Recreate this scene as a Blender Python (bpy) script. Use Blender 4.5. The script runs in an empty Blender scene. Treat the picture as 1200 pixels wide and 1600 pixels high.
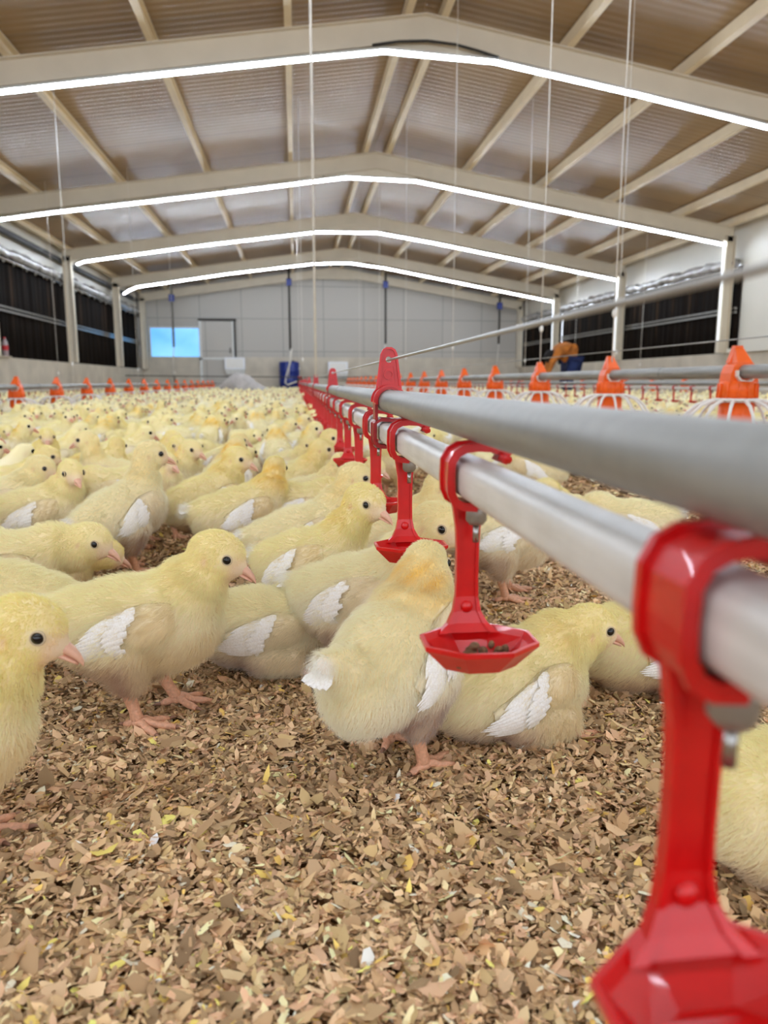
import bpy, math, random
import numpy as np
from mathutils import Vector, Matrix

R = math.radians
rng = np.random.default_rng(7)
random.seed(7)
scn = bpy.context.scene
COL = scn.collection

# ------------------------------------------------------------------ camera, world, exposure
CAM_Z = 0.30
cam_data = bpy.data.cameras.new('camera')
cam = bpy.data.objects.new('camera', cam_data)
COL.objects.link(cam)
cam.location = (0, 0, CAM_Z)
cam.rotation_euler = (R(90 - 9.843), 0, R(-6.676))
cam_data.sensor_fit = 'VERTICAL'
cam_data.sensor_height = 36.0
cam_data.sensor_width = 27.0
cam_data.lens = 36.0 * 1170 / 1600
cam_data.clip_start = 0.01
cam_data.clip_end = 100
cam_data.dof.use_dof = True
cam_data.dof.focus_distance = 0.66
cam_data.dof.aperture_fstop = cam_data.lens / 2.7
scn.camera = cam

world = bpy.data.worlds.new('world')
scn.world = world
world.use_nodes = True
wb = world.node_tree.nodes['Background']
wb.inputs['Color'].default_value = (0.90, 0.97, 1.08, 1)
wb.inputs['Strength'].default_value = 2.3          # added sky fill from behind the camera; near end left open for it
LED_STRENGTH = 78.0
scn.view_settings.view_transform = 'Standard'
scn.view_settings.look = 'None'
scn.view_settings.gamma = 1
scn.view_settings.use_curve_mapping = False
scn.view_settings.exposure = 0.0
scn.cycles.use_denoising = True
scn.cycles.max_bounces = 8
scn.cycles.diffuse_bounces = 5
scn.cycles.glossy_bounces = 3
scn.cycles.transmission_bounces = 3
scn.cycles.sample_clamp_indirect = 6
scn.cycles.caustics_reflective = False
scn.cycles.caustics_refractive = False

# ------------------------------------------------------------------ materials
def s2l(c):
    return tuple((x / 12.92 if x <= 0.04045 else ((x + 0.055) / 1.055) ** 2.4) for x in c)

def rgb(r, g, b):
    return s2l((r / 255, g / 255, b / 255)) + (1,)

class NT:
    def __init__(self, name):
        self.m = bpy.data.materials.new(name)
        self.m.use_nodes = True
        self.t = self.m.node_tree
        self.b = self.t.nodes['Principled BSDF']
    def n(self, kind, **kw):
        nd = self.t.nodes.new(kind)
        for k, v in kw.items():
            if k in nd.inputs:
                nd.inputs[k].default_value = v
            else:
                setattr(nd, k, v)
        return nd
    def l(self, a, b):
        self.t.links.new(a, b)
    def ramp(self, fac, stops):
        r = self.n('ShaderNodeValToRGB')
        e = r.color_ramp.elements
        while len(e) < len(stops):
            e.new(0.5)
        for i, (p, c) in enumerate(stops):
            e[i].position = p
            e[i].color = c
        self.l(fac, r.inputs[0])
        return r.outputs[0]
    def bump(self, h, strength=0.3, dist=0.01):
        b = self.n('ShaderNodeBump')
        b.inputs['Strength'].default_value = strength
        b.inputs['Distance'].default_value = dist
        self.l(h, b.inputs['Height'])
        self.l(b.outputs[0], self.b.inputs['Normal'])
    def coord(self, scale=(1, 1, 1), src='Object'):
        tc = self.n('ShaderNodeTexCoord')
        mp = self.n('ShaderNodeMapping')
        mp.inputs['Scale'].default_value = scale
        self.l(tc.outputs[src], mp.inputs[0])
        return mp.outputs[0]
    def noise(self, vec, scale=5, detail=4):
        nz = self.n('ShaderNodeTexNoise')
        nz.inputs['Scale'].default_value = scale
        nz.inputs['Detail'].default_value = detail
        self.l(vec, nz.inputs['Vector'])
        return nz.outputs['Fac']

def plain(name, c, rough=0.5, metal=0.0, var=0.08, nscale=20, bump=0.0, spec=0.5):
    """a plain surface with slight procedural mottling"""
    M = NT(name)
    v = M.coord()
    f = M.noise(v, nscale)
    lo = tuple(x * (1 - var) for x in c[:3]) + (1,)
    hi = tuple(min(1, x * (1 + var)) for x in c[:3]) + (1,)
    M.l(M.ramp(f, [(0.3, lo), (0.7, hi)]), M.b.inputs['Base Color'])
    M.b.inputs['Roughness'].default_value = rough
    M.b.inputs['Metallic'].default_value = metal
    M.b.inputs['Specular IOR Level'].default_value = spec
    if bump:
        M.bump(f, bump, 0.002)
    return M.m

def emit(name, c, s):
    M = NT(name)
    M.b.inputs['Base Color'].default_value = c
    M.b.inputs['Emission Color'].default_value = c
    M.b.inputs['Emission Strength'].default_value = s
    return M.m

def attr_mat(name, rough=0.9, sheen=0.0, translucent=0.0, spec=0.1, tint=True):
    """colour comes from the point colours of the plumage / chips, with a little per-bird variation"""
    M = NT(name)
    a = M.n('ShaderNodeAttribute')
    a.attribute_name = 'col'
    out = a.outputs['Color']
    if tint:
        oi = M.n('ShaderNodeObjectInfo')
        hs = M.n('ShaderNodeHueSaturation')
        mr = M.n('ShaderNodeMapRange')
        mr.inputs['To Min'].default_value = 0.74
        mr.inputs['To Max'].default_value = 1.28
        M.l(oi.outputs['Random'], mr.inputs['Value'])
        M.l(mr.outputs[0], hs.inputs['Saturation'])
        M.l(out, hs.inputs['Color'])
        out = hs.outputs[0]
    M.l(out, M.b.inputs['Base Color'])
    M.b.inputs['Roughness'].default_value = rough
    M.b.inputs['Specular IOR Level'].default_value = spec
    if translucent:
        tr = M.n('ShaderNodeBsdfTranslucent')
        mx = M.n('ShaderNodeMixShader')
        mx.inputs[0].default_value = translucent
        M.l(out, tr.inputs[0])
        M.l(M.b.outputs[0], mx.inputs[1])
        M.l(tr.outputs[0], mx.inputs[2])
        M.l(mx.outputs[0], M.t.nodes['Material Output'].inputs[0])
    return M.m

MAT = {}
MAT['skin'] = attr_mat('plumage_under', 0.9, tint=False)
MAT['down'] = attr_mat('down_fluff', 0.95, translucent=0.35, spec=0.05)
MAT['flock'] = attr_mat('flock_plumage', 0.95, tint=False)
MAT['chip'] = attr_mat('wood_chip', 0.85, spec=0.2, tint=False)
MAT['beak'] = plain('beak_horn', rgb(228, 178, 152), 0.4, var=0.08, nscale=300)
MAT['eye'] = plain('eye_black', rgb(14, 12, 12), 0.05, var=0.0)
MAT['eyelid'] = plain('eye_ring', rgb(205, 185, 150), 0.6)
MAT['leg'] = plain('leg_skin', rgb(222, 166, 132), 0.45, var=0.14, nscale=400, bump=0.4)
MAT['claw'] = plain('claw', rgb(150, 110, 88), 0.4)

M = NT('feather_white')
v = M.coord((1, 1, 1))
f = M.noise(v, 700, 2)
M.l(M.ramp(f, [(0.3, rgb(236, 230, 220)), (0.7, rgb(252, 250, 246))]), M.b.inputs['Base Color'])
M.b.inputs['Roughness'].default_value = 0.75
M.b.inputs['Specular IOR Level'].default_value = 0.2
M.bump(f, 0.25, 0.0006)
MAT['feather'] = M.m
MAT['quill'] = plain('quill_pink', rgb(226, 170, 150), 0.6)

M = NT('red_plastic')
v = M.coord()
f = M.noise(v, 60, 5)
M.l(M.ramp(f, [(0.3, rgb(192, 8, 12)), (0.75, rgb(212, 18, 18))]), M.b.inputs['Base Color'])
M.b.inputs['Roughness'].default_value = 0.3
M.b.inputs['Coat Weight'].default_value = 0.15
M.b.inputs['Subsurface Weight'].default_value = 0.08
M.b.inputs['Subsurface Radius'].default_value = (0.004, 0.0008, 0.0005)
M.bump(f, 0.05, 0.001)
MAT['red'] = M.m
MAT['darkred'] = plain('dark_red_plastic', rgb(150, 16, 20), 0.4, var=0.1)
MAT['orange'] = plain('orange_plastic', rgb(246, 100, 14), 0.4, var=0.06)
MAT['whiteplastic'] = plain('white_plastic', rgb(236, 233, 226), 0.4, var=0.03)
MAT['nipple'] = plain('nipple_grey', rgb(142, 136, 124), 0.35, metal=0.3)
MAT['steel'] = plain('steel_pin', rgb(170, 168, 164), 0.25, metal=0.9)

M = NT('galvanised')
v = M.coord((40, 3, 40))
f = M.noise(v, 2.2, 6)
v2 = M.coord((1, 1, 1))
f2 = M.noise(v2, 130, 3)
mx = M.n('ShaderNodeMix', data_type='RGBA')
M.l(f2, mx.inputs[0])
M.l(M.ramp(f, [(0.25, rgb(118, 118, 112)), (0.7, rgb(150, 150, 145))]), mx.inputs[6])
M.l(M.ramp(f, [(0.25, rgb(130, 130, 124)), (0.6, rgb(164, 163, 158))]), mx.inputs[7])
M.l(mx.outputs[2], M.b.inputs['Base Color'])
M.b.inputs['Metallic'].default_value = 0.25
M.b.inputs['Roughness'].default_value = 0.48
M.bump(f2, 0.12, 0.0006)
MAT['galv'] = M.m
M = NT('white_pipe')
v = M.coord((3, 3, 3))
f = M.noise(v, 12, 6)
v2 = M.coord((60, 4, 60))
f2 = M.noise(v2, 3, 4)
mx = M.n('ShaderNodeMix', data_type='RGBA')
mx.inputs[0].default_value = 0.35
M.l(M.ramp(f, [(0.3, rgb(200, 197, 190)), (0.62, rgb(220, 217, 211))]), mx.inputs[6])
M.l(M.ramp(f2, [(0.35, rgb(186, 180, 170)), (0.6, rgb(232, 229, 222))]), mx.inputs[7])
M.l(mx.outputs[2], M.b.inputs['Base Color'])
M.b.inputs['Roughness'].default_value = 0.38
MAT['pvc'] = M.m
MAT['wire'] = plain('steel_wire', rgb(168, 166, 160), 0.4, metal=0.5)
MAT['cord'] = plain('white_cord', rgb(226, 220, 208), 0.8)
MAT['darkcord'] = plain('dark_cord', rgb(60, 56, 52), 0.7)
MAT['black'] = plain('black_rubber', rgb(34, 32, 32), 0.6)
MAT['paint'] = plain('cream_paint', rgb(222, 211, 190), 0.5, var=0.05, nscale=3)
MAT['purlin'] = plain('purlin_paint', rgb(242, 226, 194), 0.5, var=0.06, nscale=4)
MAT['led'] = emit('led_white', (0.86, 0.97, 1.12, 1), LED_STRENGTH)
MAT['flange_glow'] = emit('post_flange_glow', (0.90, 0.97, 1.05, 1), 0.95)  # faint emission imitating light that falls on the post flange
MAT['ledcase'] = plain('led_base', rgb(220, 220, 215), 0.5)
MAT['blue'] = plain('blue_plastic', rgb(22, 44, 128), 0.4, var=0.1, nscale=4)
MAT['whitebox'] = plain('white_panel', rgb(240, 242, 248), 0.35, var=0.02)
MAT['sack'] = plain('grey_sack', rgb(186, 180, 176), 0.8, var=0.18, nscale=9, bump=0.4)
MAT['jacket'] = plain('rust_jacket', rgb(176, 104, 36), 0.9, var=0.35, nscale=7)
MAT['sleeve'] = plain('brown_sleeve', rgb(70, 40, 26), 0.9, var=0.2)
MAT['trouser'] = plain('navy_trousers', rgb(26, 40, 84), 0.9, var=0.15)
MAT['person_skin'] = plain('person_skin', rgb(120, 80, 58), 0.6)
MAT['hairdark'] = plain('dark_hair', rgb(24, 18, 16), 0.9)
MAT['boot'] = plain('rubber_boot', rgb(28, 28, 30), 0.5)
MAT['water'] = plain('bottle_drink', rgb(170, 150, 150), 0.1, var=0.03)
MAT['bottle_red'] = plain('red_label', rgb(206, 40, 44), 0.5)

# ribbed cream roof panel: fine ribs running across the house, glossy enough to streak the lights
M = NT('roof_panel')
v = M.coord((1, 1, 1))
f = M.noise(v, 0.9, 5)
wv = M.n('ShaderNodeTexWave')
wv.bands_direction = 'Y'
wv.inputs['Scale'].default_value = 3.1
wv.inputs['Distortion'].default_value = 0.25
wv.inputs['Detail'].default_value = 2
M.l(v, wv.inputs['Vector'])
wv2 = M.n('ShaderNodeTexWave')
wv2.bands_direction = 'Y'
wv2.inputs['Scale'].default_value = 0.315
M.l(v, wv2.inputs['Vector'])
seam = M.ramp(wv2.outputs['Fac'], [(0.0, rgb(120, 104, 84)), (0.012, rgb(206, 194, 176))])
base = M.ramp(f, [(0.3, rgb(168, 143, 109)), (0.7, rgb(184, 158, 122))])
mx = M.n('ShaderNodeMix', data_type='RGBA', blend_type='MULTIPLY')
mx.inputs[0].default_value = 0.35
M.l(base, mx.inputs[6])
M.l(seam, mx.inputs[7])
M.l(mx.outputs[2], M.b.inputs['Base Color'])
ad = M.n('ShaderNodeMath', operation='ADD')
nzv = M.coord((2.2, 9, 2.2))
M.l(wv.outputs['Fac'], ad.inputs[0])
M.l(M.noise(nzv, 1.2, 3), ad.inputs[1])
M.bump(ad.outputs[0], 0.22, 0.012)
M.b.inputs['Roughness'].default_value = 0.3
M.b.inputs['Specular IOR Level'].default_value = 0.14
MAT['roof'] = M.m

# end wall: grey sandwich panels, joints every metre
M = NT('panel_wall')
v = M.coord((1, 1, 1))
br = M.n('ShaderNodeTexBrick')
br.offset = 0.0
br.inputs['Scale'].default_value = 1.0
br.inputs['Brick Width'].default_value = 1.15
br.inputs['Row Height'].default_value = 0.9
br.inputs['Mortar Size'].default_value = 0.012
br.inputs['Color1'].default_value = rgb(182, 176, 166)
br.inputs['Color2'].default_value = rgb(187, 181, 171)
br.inputs['Mortar'].default_value = rgb(152, 147, 138)
mp = M.n('ShaderNodeMapping')
mp.inputs['Rotation'].default_value = (R(90), 0, 0)
mp.inputs['Location'].default_value = (0.31, 0.26, 0)
tc = M.n('ShaderNodeTexCoord')
M.l(tc.outputs['Object'], mp.inputs[0])
M.l(mp.outputs[0], br.inputs['Vector'])
M.l(br.outputs['Color'], M.b.inputs['Base Color'])
M.b.inputs['Roughness'].default_value = 0.45
MAT['panelwall'] = M.m
MAT['concrete'] = plain('concrete', rgb(202, 192, 174), 0.85, var=0.12, nscale=3, bump=0.2)
MAT['sidepanel'] = plain('white_side_panel', rgb(232, 228, 216), 0.4, var=0.03, nscale=2)

# dark pleated side curtain
M = NT('dark_curtain')
v = M.coord((6, 6, 0.35))
f = M.noise(v, 1.2, 5)
M.l(M.ramp(f, [(0.35, rgb(20, 16, 14)), (0.62, rgb(34, 27, 22)), (0.82, rgb(84, 64, 44))]), M.b.inputs['Base Color'])
M.b.inputs['Roughness'].default_value = 0.9
M.b.inputs['Specular IOR Level'].default_value = 0.08
M.bump(f, 0.4, 0.03)
MAT['curtain'] = M.m
M = NT('crumpled_foil')
v = M.coord((1, 1, 1))
f = M.noise(v, 6, 6)
M.l(M.ramp(f, [(0.3, rgb(150, 148, 146)), (0.7, rgb(214, 212, 210))]), M.b.inputs['Base Color'])
M.b.inputs['Roughness'].default_value = 0.22
M.b.inputs['Metallic'].default_value = 0.3
M.bump(f, 0.8, 0.06)
MAT['foil'] = M.m

# litter floor under the chips
M = NT('litter_bed')
v = M.coord((1, 1, 1))
vo = M.n('ShaderNodeTexVoronoi')
vo.inputs['Scale'].default_value = 130
nz = M.n('ShaderNodeTexNoise')
nz.inputs['Scale'].default_value = 60
M.l(v, nz.inputs['Vector'])
ml = M.n('ShaderNodeVectorMath', operation='MULTIPLY_ADD')
ml.inputs[1].default_value = (0.02, 0.02, 0.02)
M.l(nz.outputs['Color'], ml.inputs[0])
M.l(v, ml.inputs[2])
M.l(ml.outputs[0], vo.inputs['Vector'])
sx = M.n('ShaderNodeSeparateColor')
M.l(vo.outputs['Color'], sx.inputs[0])
c1 = M.ramp(sx.outputs[0], [(0.0, rgb(92, 70, 48)), (0.3, rgb(154, 122, 88)), (0.62, rgb(190, 156, 118)), (0.9, rgb(214, 180, 140)), (1.0, rgb(230, 200, 140))])
big = M.noise(v, 3.5, 4)
c2 = M.ramp(big, [(0.3, rgb(208, 196, 178)), (0.7, rgb(255, 255, 255))])
mx = M.n('ShaderNodeMix', data_type='RGBA', blend_type='MULTIPLY')
mx.inputs[0].default_value = 1
M.l(c1, mx.inputs[6])
M.l(c2, mx.inputs[7])
M.l(mx.outputs[2], M.b.inputs['Base Color'])
M.b.inputs['Roughness'].default_value = 0.9
M.b.inputs['Specular IOR Level'].default_value = 0.15
M.bump(vo.outputs['Color'], 0.9, 0.004)
MAT['litter'] = M.m

# ------------------------------------------------------------------ mesh helpers
class MB:
    """collects shapes; build() links them as ONE mesh object"""
    def __init__(self):
        self.v, self.f, self.mi, self.sm = [], [], [], []
    def add(self, vs, fs, mi=0, smooth=True):
        o = len(self.v)
        self.v.extend([tuple(map(float, p)) for p in vs])
        for f in fs:
            self.f.append(tuple(o + i for i in f))
            self.mi.append(mi)
            self.sm.append(smooth)
        return self
    def box(self, lo, hi, mi=0):
        (x0, y0, z0), (x1, y1, z1) = lo, hi
        vs = [(x0, y0, z0), (x1, y0, z0), (x1, y1, z0), (x0, y1, z0), (x0, y0, z1), (x1, y0, z1), (x1, y1, z1), (x0, y1, z1)]
        return self.add(vs, [(0, 3, 2, 1), (4, 5, 6, 7), (0, 1, 5, 4), (1, 2, 6, 5), (2, 3, 7, 6), (3, 0, 4, 7)], mi, False)
    def hexa(self, p8, mi=0):
        return self.add(p8, [(0, 3, 2, 1), (4, 5, 6, 7), (0, 1, 5, 4), (1, 2, 6, 5), (2, 3, 7, 6), (3, 0, 4, 7)], mi, False)
    def tube(self, pts, rad, n=8, mi=0, cap=True, flat=None):
        pts = [Vector(p) for p in pts]
        if not hasattr(rad, '__len__'):
            rad = [rad] * len(pts)
        vs, fs = [], []
        t = (pts[1] - pts[0]).normalized()
        u = t.orthogonal().normalized()
        for i, p in enumerate(pts):
            a = pts[max(i - 1, 0)]
            b = pts[min(i + 1, len(pts) - 1)]
            tn = (b - a).normalized()
            u = (u - tn * u.dot(tn))
            u = u.normalized() if u.length > 1e-6 else tn.orthogonal().normalized()
            w = tn.cross(u)
            for k in range(n):
                an = 2 * math.pi * k / n
                vs.append(p + (u * math.cos(an) + w * math.sin(an)) * rad[i])
        for i in range(len(pts) - 1):
            for k in range(n):
                k2 = (k + 1) % n
                fs.append((i * n + k, i * n + k2, (i + 1) * n + k2, (i + 1) * n + k))
        if cap:
            fs.append(tuple(range(n - 1, -1, -1)))
            fs.append(tuple(range((len(pts) - 1) * n, len(pts) * n)))
        return self.add(vs, fs, mi)
    def lathe(self, prof, c=(0, 0, 0), n=24, mi=0, sx=1, sy=1):
        vs, fs = [], []
        for r, z in prof:
            for k in range(n):
                a = 2 * math.pi * k / n
                vs.append((c[0] + r * math.cos(a) * sx, c[1] + r * math.sin(a) * sy, c[2] + z))
        for i in range(len(prof) - 1):
            for k in range(n):
                k2 = (k + 1) % n
                fs.append((i * n + k, i * n + k2, (i + 1) * n + k2, (i + 1) * n + k))
        return self.add(vs, fs, mi)
    def ball(self, c, r, n=12, m=8, mi=0, rot=None):
        if not hasattr(r, '__len__'):
            r = (r, r, r)
        vs, fs = [], []
        for j in range(m + 1):
            ph = math.pi * j / m
            for k in range(n):
                a = 2 * math.pi * k / n
                p = Vector((r[0] * math.sin(ph) * math.cos(a), r[1] * math.sin(ph) * math.sin(a), r[2] * math.cos(ph)))
                if rot is not None:
                    p = rot @ p
                vs.append(Vector(c) + p)
        for j in range(m):
            for k in range(n):
                k2 = (k + 1) % n
                fs.append((j * n + k, (j + 1) * n + k, (j + 1) * n + k2, j * n + k2))
        return self.add(vs, fs, mi)
    def prism(self, prof, y0, y1, mi=0, smooth=False, closed=True):
        """profile in x,z extruded along y"""
        n = len(prof)
        vs = [(x, y0, z) for x, z in prof] + [(x, y1, z) for x, z in prof]
        fs = [(k, (k + 1) % n, n + (k + 1) % n, n + k) for k in range(n)]
        self.add(vs, fs, mi, smooth)
        if closed:
            self.add([(x, y0, z) for x, z in prof], [tuple(range(n - 1, -1, -1))], mi, False)
            self.add([(x, y1, z) for x, z in prof], [tuple(range(n))], mi, False)
        return self
    def band(self, line, th, y0, y1, mi=0, smooth=True):
        """a bent strip of thickness th following a polyline in x,z"""
        n = len(line)
        P = [Vector((x, z)) for x, z in line]
        out, inn = [], []
        for i in range(n):
            a, b = P[max(i - 1, 0)], P[min(i + 1, n - 1)]
            d = (b - a).normalized()
            nr = Vector((-d.y, d.x))
            out.append(P[i] + nr * th / 2)
            inn.append(P[i] - nr * th / 2)
        for i in range(n - 1):
            a, b, c, d = out[i], out[i + 1], inn[i + 1], inn[i]
            q = [(a.x, y0, a.y), (b.x, y0, b.y), (c.x, y0, c.y), (d.x, y0, d.y), (a.x, y1, a.y), (b.x, y1, b.y), (c.x, y1, c.y), (d.x, y1, d.y)]
            fs = [(0, 1, 2, 3), (7, 6, 5, 4), (0, 4, 5, 1), (3, 2, 6, 7)]
            if i == 0:
                fs.append((0, 3, 7, 4))
            if i == n - 2:
                fs.append((1, 5, 6, 2))
            self.add(q, fs, mi, False)
        return self
    def mesh(self, name, mats):
        me = bpy.data.meshes.new(name)
        me.from_pydata(self.v, [], self.f)
        for m in mats:
            me.materials.append(m)
        me.polygons.foreach_set('material_index', self.mi)
        me.polygons.foreach_set('use_smooth', self.sm)
        me.update()
        return me
    def build(self, name, mats, parent=None, loc=None):
        if not isinstance(mats, (list, tuple)):
            mats = [mats]
        return link(name, self.mesh(name, mats), parent, loc)

def link(name, data, parent=None, loc=None):
    o = bpy.data.objects.new(name, data)
    COL.objects.link(o)
    if parent is not None:
        o.parent = parent
    if loc is not None:
        o.location = loc
    return o

def tag(o, label, cat, group=None):
    o['label'] = label
    o['category'] = cat
    if group:
        o['group'] = group
    elif 'group' in o:
        del o['group']
    return o

def thing(name, label, cat, loc=(0, 0, 0), rz=0.0, group=None):
    o = link(name, None, None, loc)
    o.rotation_euler = (0, 0, rz)
    o.empty_display_size = 0.05
    return tag(o, label, cat, group)

def struct(o):
    o['kind'] = 'structure'
    return o

def copy_tree(o, parent=None):
    c = o.copy()
    COL.objects.link(c)
    if parent is not None:
        c.parent = parent
    for ch in list(o.children):
        copy_tree(ch, c)
    return c

# ------------------------------------------------------------------ the house
XL, XR, XC = -4.30, 6.70, 1.20
Y0, Y1 = -4.4, 22.0
SL, SR = 0.145, 0.165
def rafter_z(x):
    return 3.24 - (SL * (XC - x) if x < XC else SR * (x - XC))
def roof_z(x):
    return rafter_z(x) + 0.34

m = MB()
m.add([(XL - .5, Y0 - 3, 0), (XR + .5, Y0 - 3, 0), (XR + .5, Y1 + .2, 0), (XL - .5, Y1 + .2, 0)], [(0, 1, 2, 3)])
floor = struct(m.build('floor', MAT['litter']))

m = MB()
for xa, xb in ((XL - .2, XC), (XC, XR + .2)):
    za, zb = roof_z(xa), roof_z(xb)
    m.hexa([(xa, Y0, za), (xb, Y0, zb), (xb, Y1 + .1, zb), (xa, Y1 + .1, za), (xa, Y0, za + .05), (xb, Y0, zb + .05), (xb, Y1 + .1, zb + .05), (xa, Y1 + .1, za + .05)])
ceiling = struct(m.build('ceiling', MAT['roof']))

# end wall as one gable, concrete base below
m = MB()
prof = [(XL - .1, 0.72), (XR + .1, 0.72), (XR + .1, roof_z(XR + .1)), (XC, roof_z(XC)), (XL - .1, roof_z(XL - .1))]
m.prism(prof, Y1, Y1 + .08)
struct(m.build('wall_back', MAT['panelwall']))
m = MB()
m.box((XL - .1, Y1 - .06, 0), (XR + .1, Y1 + .08, 1.0))
struct(m.build('baseboard_back', MAT['concrete']))

# side walls: low concrete wall, panel band under the eaves
for side, x, sg in (('left', XL, -1), ('right', XR, 1)):
    m = MB()
    if side == 'left':
        m.box((x - .16, Y0, 0), (x + .10, Y1, 0.66))
        m.box((x - .16, Y0, 0.66), (x + .14, 11.9, 0.675))
    else:
        m.box((x - .10, Y0, 0), (x + .16, Y1, 0.74))
    struct(m.build('baseboard_' + side, MAT['concrete']))
    m = MB()
    xa = x - .06 if sg < 0 else x + .035
    m.box((xa, Y0, 2.08), (xa + .04, Y1, roof_z(x) - .02))
    if side == 'right':
        m.box((xa, Y0, 0.74), (xa + .04, 11.10, 2.08))       # the near bays are closed with white panel
        m.box((x - .14, Y0, 0.74), (x - .10, 11.02, 0.80))
    struct(m.build('wall_' + side, MAT['sidepanel']))

# window and door in the end wall
w = link('window_1', None, None, (-3.30, Y1 - .03, 1.33))
struct(w)
M = NT('bright_window')
v = M.coord((1, 1, 1))
f = M.noise(v, 1.3, 2)
cc = M.ramp(f, [(0.35, (0.07, 0.36, 0.92, 1)), (0.65, (0.24, 0.62, 1.0, 1))])
M.l(cc, M.b.inputs['Emission Color'])
M.b.inputs['Emission Strength'].default_value = 0.95
M.b.inputs['Base Color'].default_value = (0.3, 0.6, 0.9, 1)
M.b.inputs['Roughness'].default_value = 0.15
m = MB(); m.box((-.66, 0, -.45), (.66, .02, .45)); m.build('pane', M.m, w)
m = MB()
for a, b in (((-.70, -.02, -.49), (.70, .01, -.45)), ((-.70, -.02, .45), (.70, .01, .49)), ((-.70, -.02, -.45), (-.66, .01, .45)), ((.66, -.02, -.45), (.70, .01, .45))):
    m.box(a, b)
m.build('window_frame', MAT['ledcase'], w)
d = struct(link('door_1', None, None, (-2.15, Y1 - .1, 0)))
m = MB(); m.box((-.42, 0, 0.05), (.42, .03, 1.98)); m.build('door_leaf', MAT['panelwall'], d)
m = MB()
m.box((-.49, -.02, 0), (-.42, .04, 2.0)); m.box((.42, -.02, 0), (.47, .04, 2.0)); m.box((-.49, -.02, 0.92), (.49, .035, 0.98))
m.build('door_trim', MAT['ledcase'], d)
m = MB(); m.box((-.5, -.04, 1.98), (.54, .04, 2.04)); m.box((.47, -.04, .95), (.52, .04, 1.98)); m.build('door_frame', MAT['darkcord'], d)
m = MB(); m.tube([(.36, -.05, 1.1), (.36, -.05, 1.25)], .012); m.build('door_handle', MAT['black'], d)

# wall boxes
for i, (x, z, wd, lab) in enumerate(((-1.67, .81, .56, 'white wall box beside the door on the far wall'), (1.23, .70, .56, 'white wall box right of the blue drum on the far wall'))):
    t = thing('wall_box', lab, 'wall box', (x, Y1 - .17, z))
    m = MB(); m.box((-wd / 2, -.06, -.15), (wd / 2, .12, .17)); m.build('housing', MAT['whitebox'], t)
    m = MB(); m.box((-wd / 2 + .04, -.07, -.12), (wd / 2 - .04, -.06, .14)); m.build('front_cover', MAT['whiteplastic'], t)
    m = MB(); m.hexa([(-wd / 2 + .03, -.02, -.30), (wd / 2 - .03, -.02, -.30), (wd / 2 - .03, .11, -.30), (-wd / 2 + .03, .11, -.30), (-wd / 2, -.06, -.15), (wd / 2, -.06, -.15), (wd / 2, .12, -.15), (-wd / 2, .12, -.15)]); m.build('outlet_hood', MAT['ledcase'], t)

# portal frames: posts and rafters, with a light strip hanging under every rafter
FR = [-0.7, 3.2, 7.1, 11.1, 14.9, 18.7, 21.8]
def ibeam(m, a, b, w=.11, dep=.22, t=.012):
    (xa, za), (xb, zb), y = a, b, 0
    for y0, y1, z0, z1 in ((-w / 2, w / 2, 0, t), (-w / 2, w / 2, dep - t, dep), (-t / 2, t / 2, t, dep - t)):
        m.hexa([(xa, y0, za + z0), (xb, y0, zb + z0), (xb, y1, zb + z0), (xa, y1, za + z0), (xa, y0, za + z1), (xb, y0, zb + z1), (xb, y1, zb + z1), (xa, y1, za + z1)])
for y in FR:
    fo = struct(link('portal_frame', None, None, (0, y, 0)))
    for xa, xb in ((XL + .12, XC), (XC, XR - .12)):
        m = MB(); ibeam(m, (xa, rafter_z(xa)), (xb, rafter_z(xb))); m.build('rafter', MAT['paint'], fo)
    m = MB()
    m.hexa([(XC - .55, -.012, rafter_z(XC - .55) - .02), (XC + .55, -.012, rafter_z(XC + .55) - .02), (XC + .55, .012, rafter_z(XC + .55) - .02), (XC - .55, .012, rafter_z(XC - .55) - .02),
            (XC - .55, -.012, rafter_z(XC - .55) + .1), (XC + .55, -.012, rafter_z(XC + .55) + .1), (XC + .55, .012, rafter_z(XC + .55) + .1), (XC - .55, .012, rafter_z(XC - .55) + .1)])
    m.build('ridge_plate', MAT['paint'], fo)
    for x, base in ((XL + .19, .66), (XR - .17, .74)):
        m = MB()
        zt = rafter_z(x) + .1
        for lo, hi in (((-.075, -.055, base), (-.063, .055, zt)), ((.063, -.055, base), (.075, .055, zt)), ((-.063, -.006, base), (.063, .006, zt))):
            m.box(lo, hi)
        m.build('post', MAT['paint'], fo, (x, 0, 0))

# purlins
for x in (-4.15, -3.45, -2.31, -1.15, 0.0, 1.04, 1.36, 2.50, 3.60, 4.66, 5.72, 6.5):
    m = MB()
    z = rafter_z(x) + .221
    m.box((x - .032, Y0, z), (x + .032, Y1, z + .012)); m.box((x - .032, Y0, z + .098), (x + .032, Y1, z + .11)); m.box((x - .032, Y0, z + .012), (x - .02, Y1, z + .098))
    o = struct(m.build('roof_purlin', MAT['purlin']))

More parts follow.
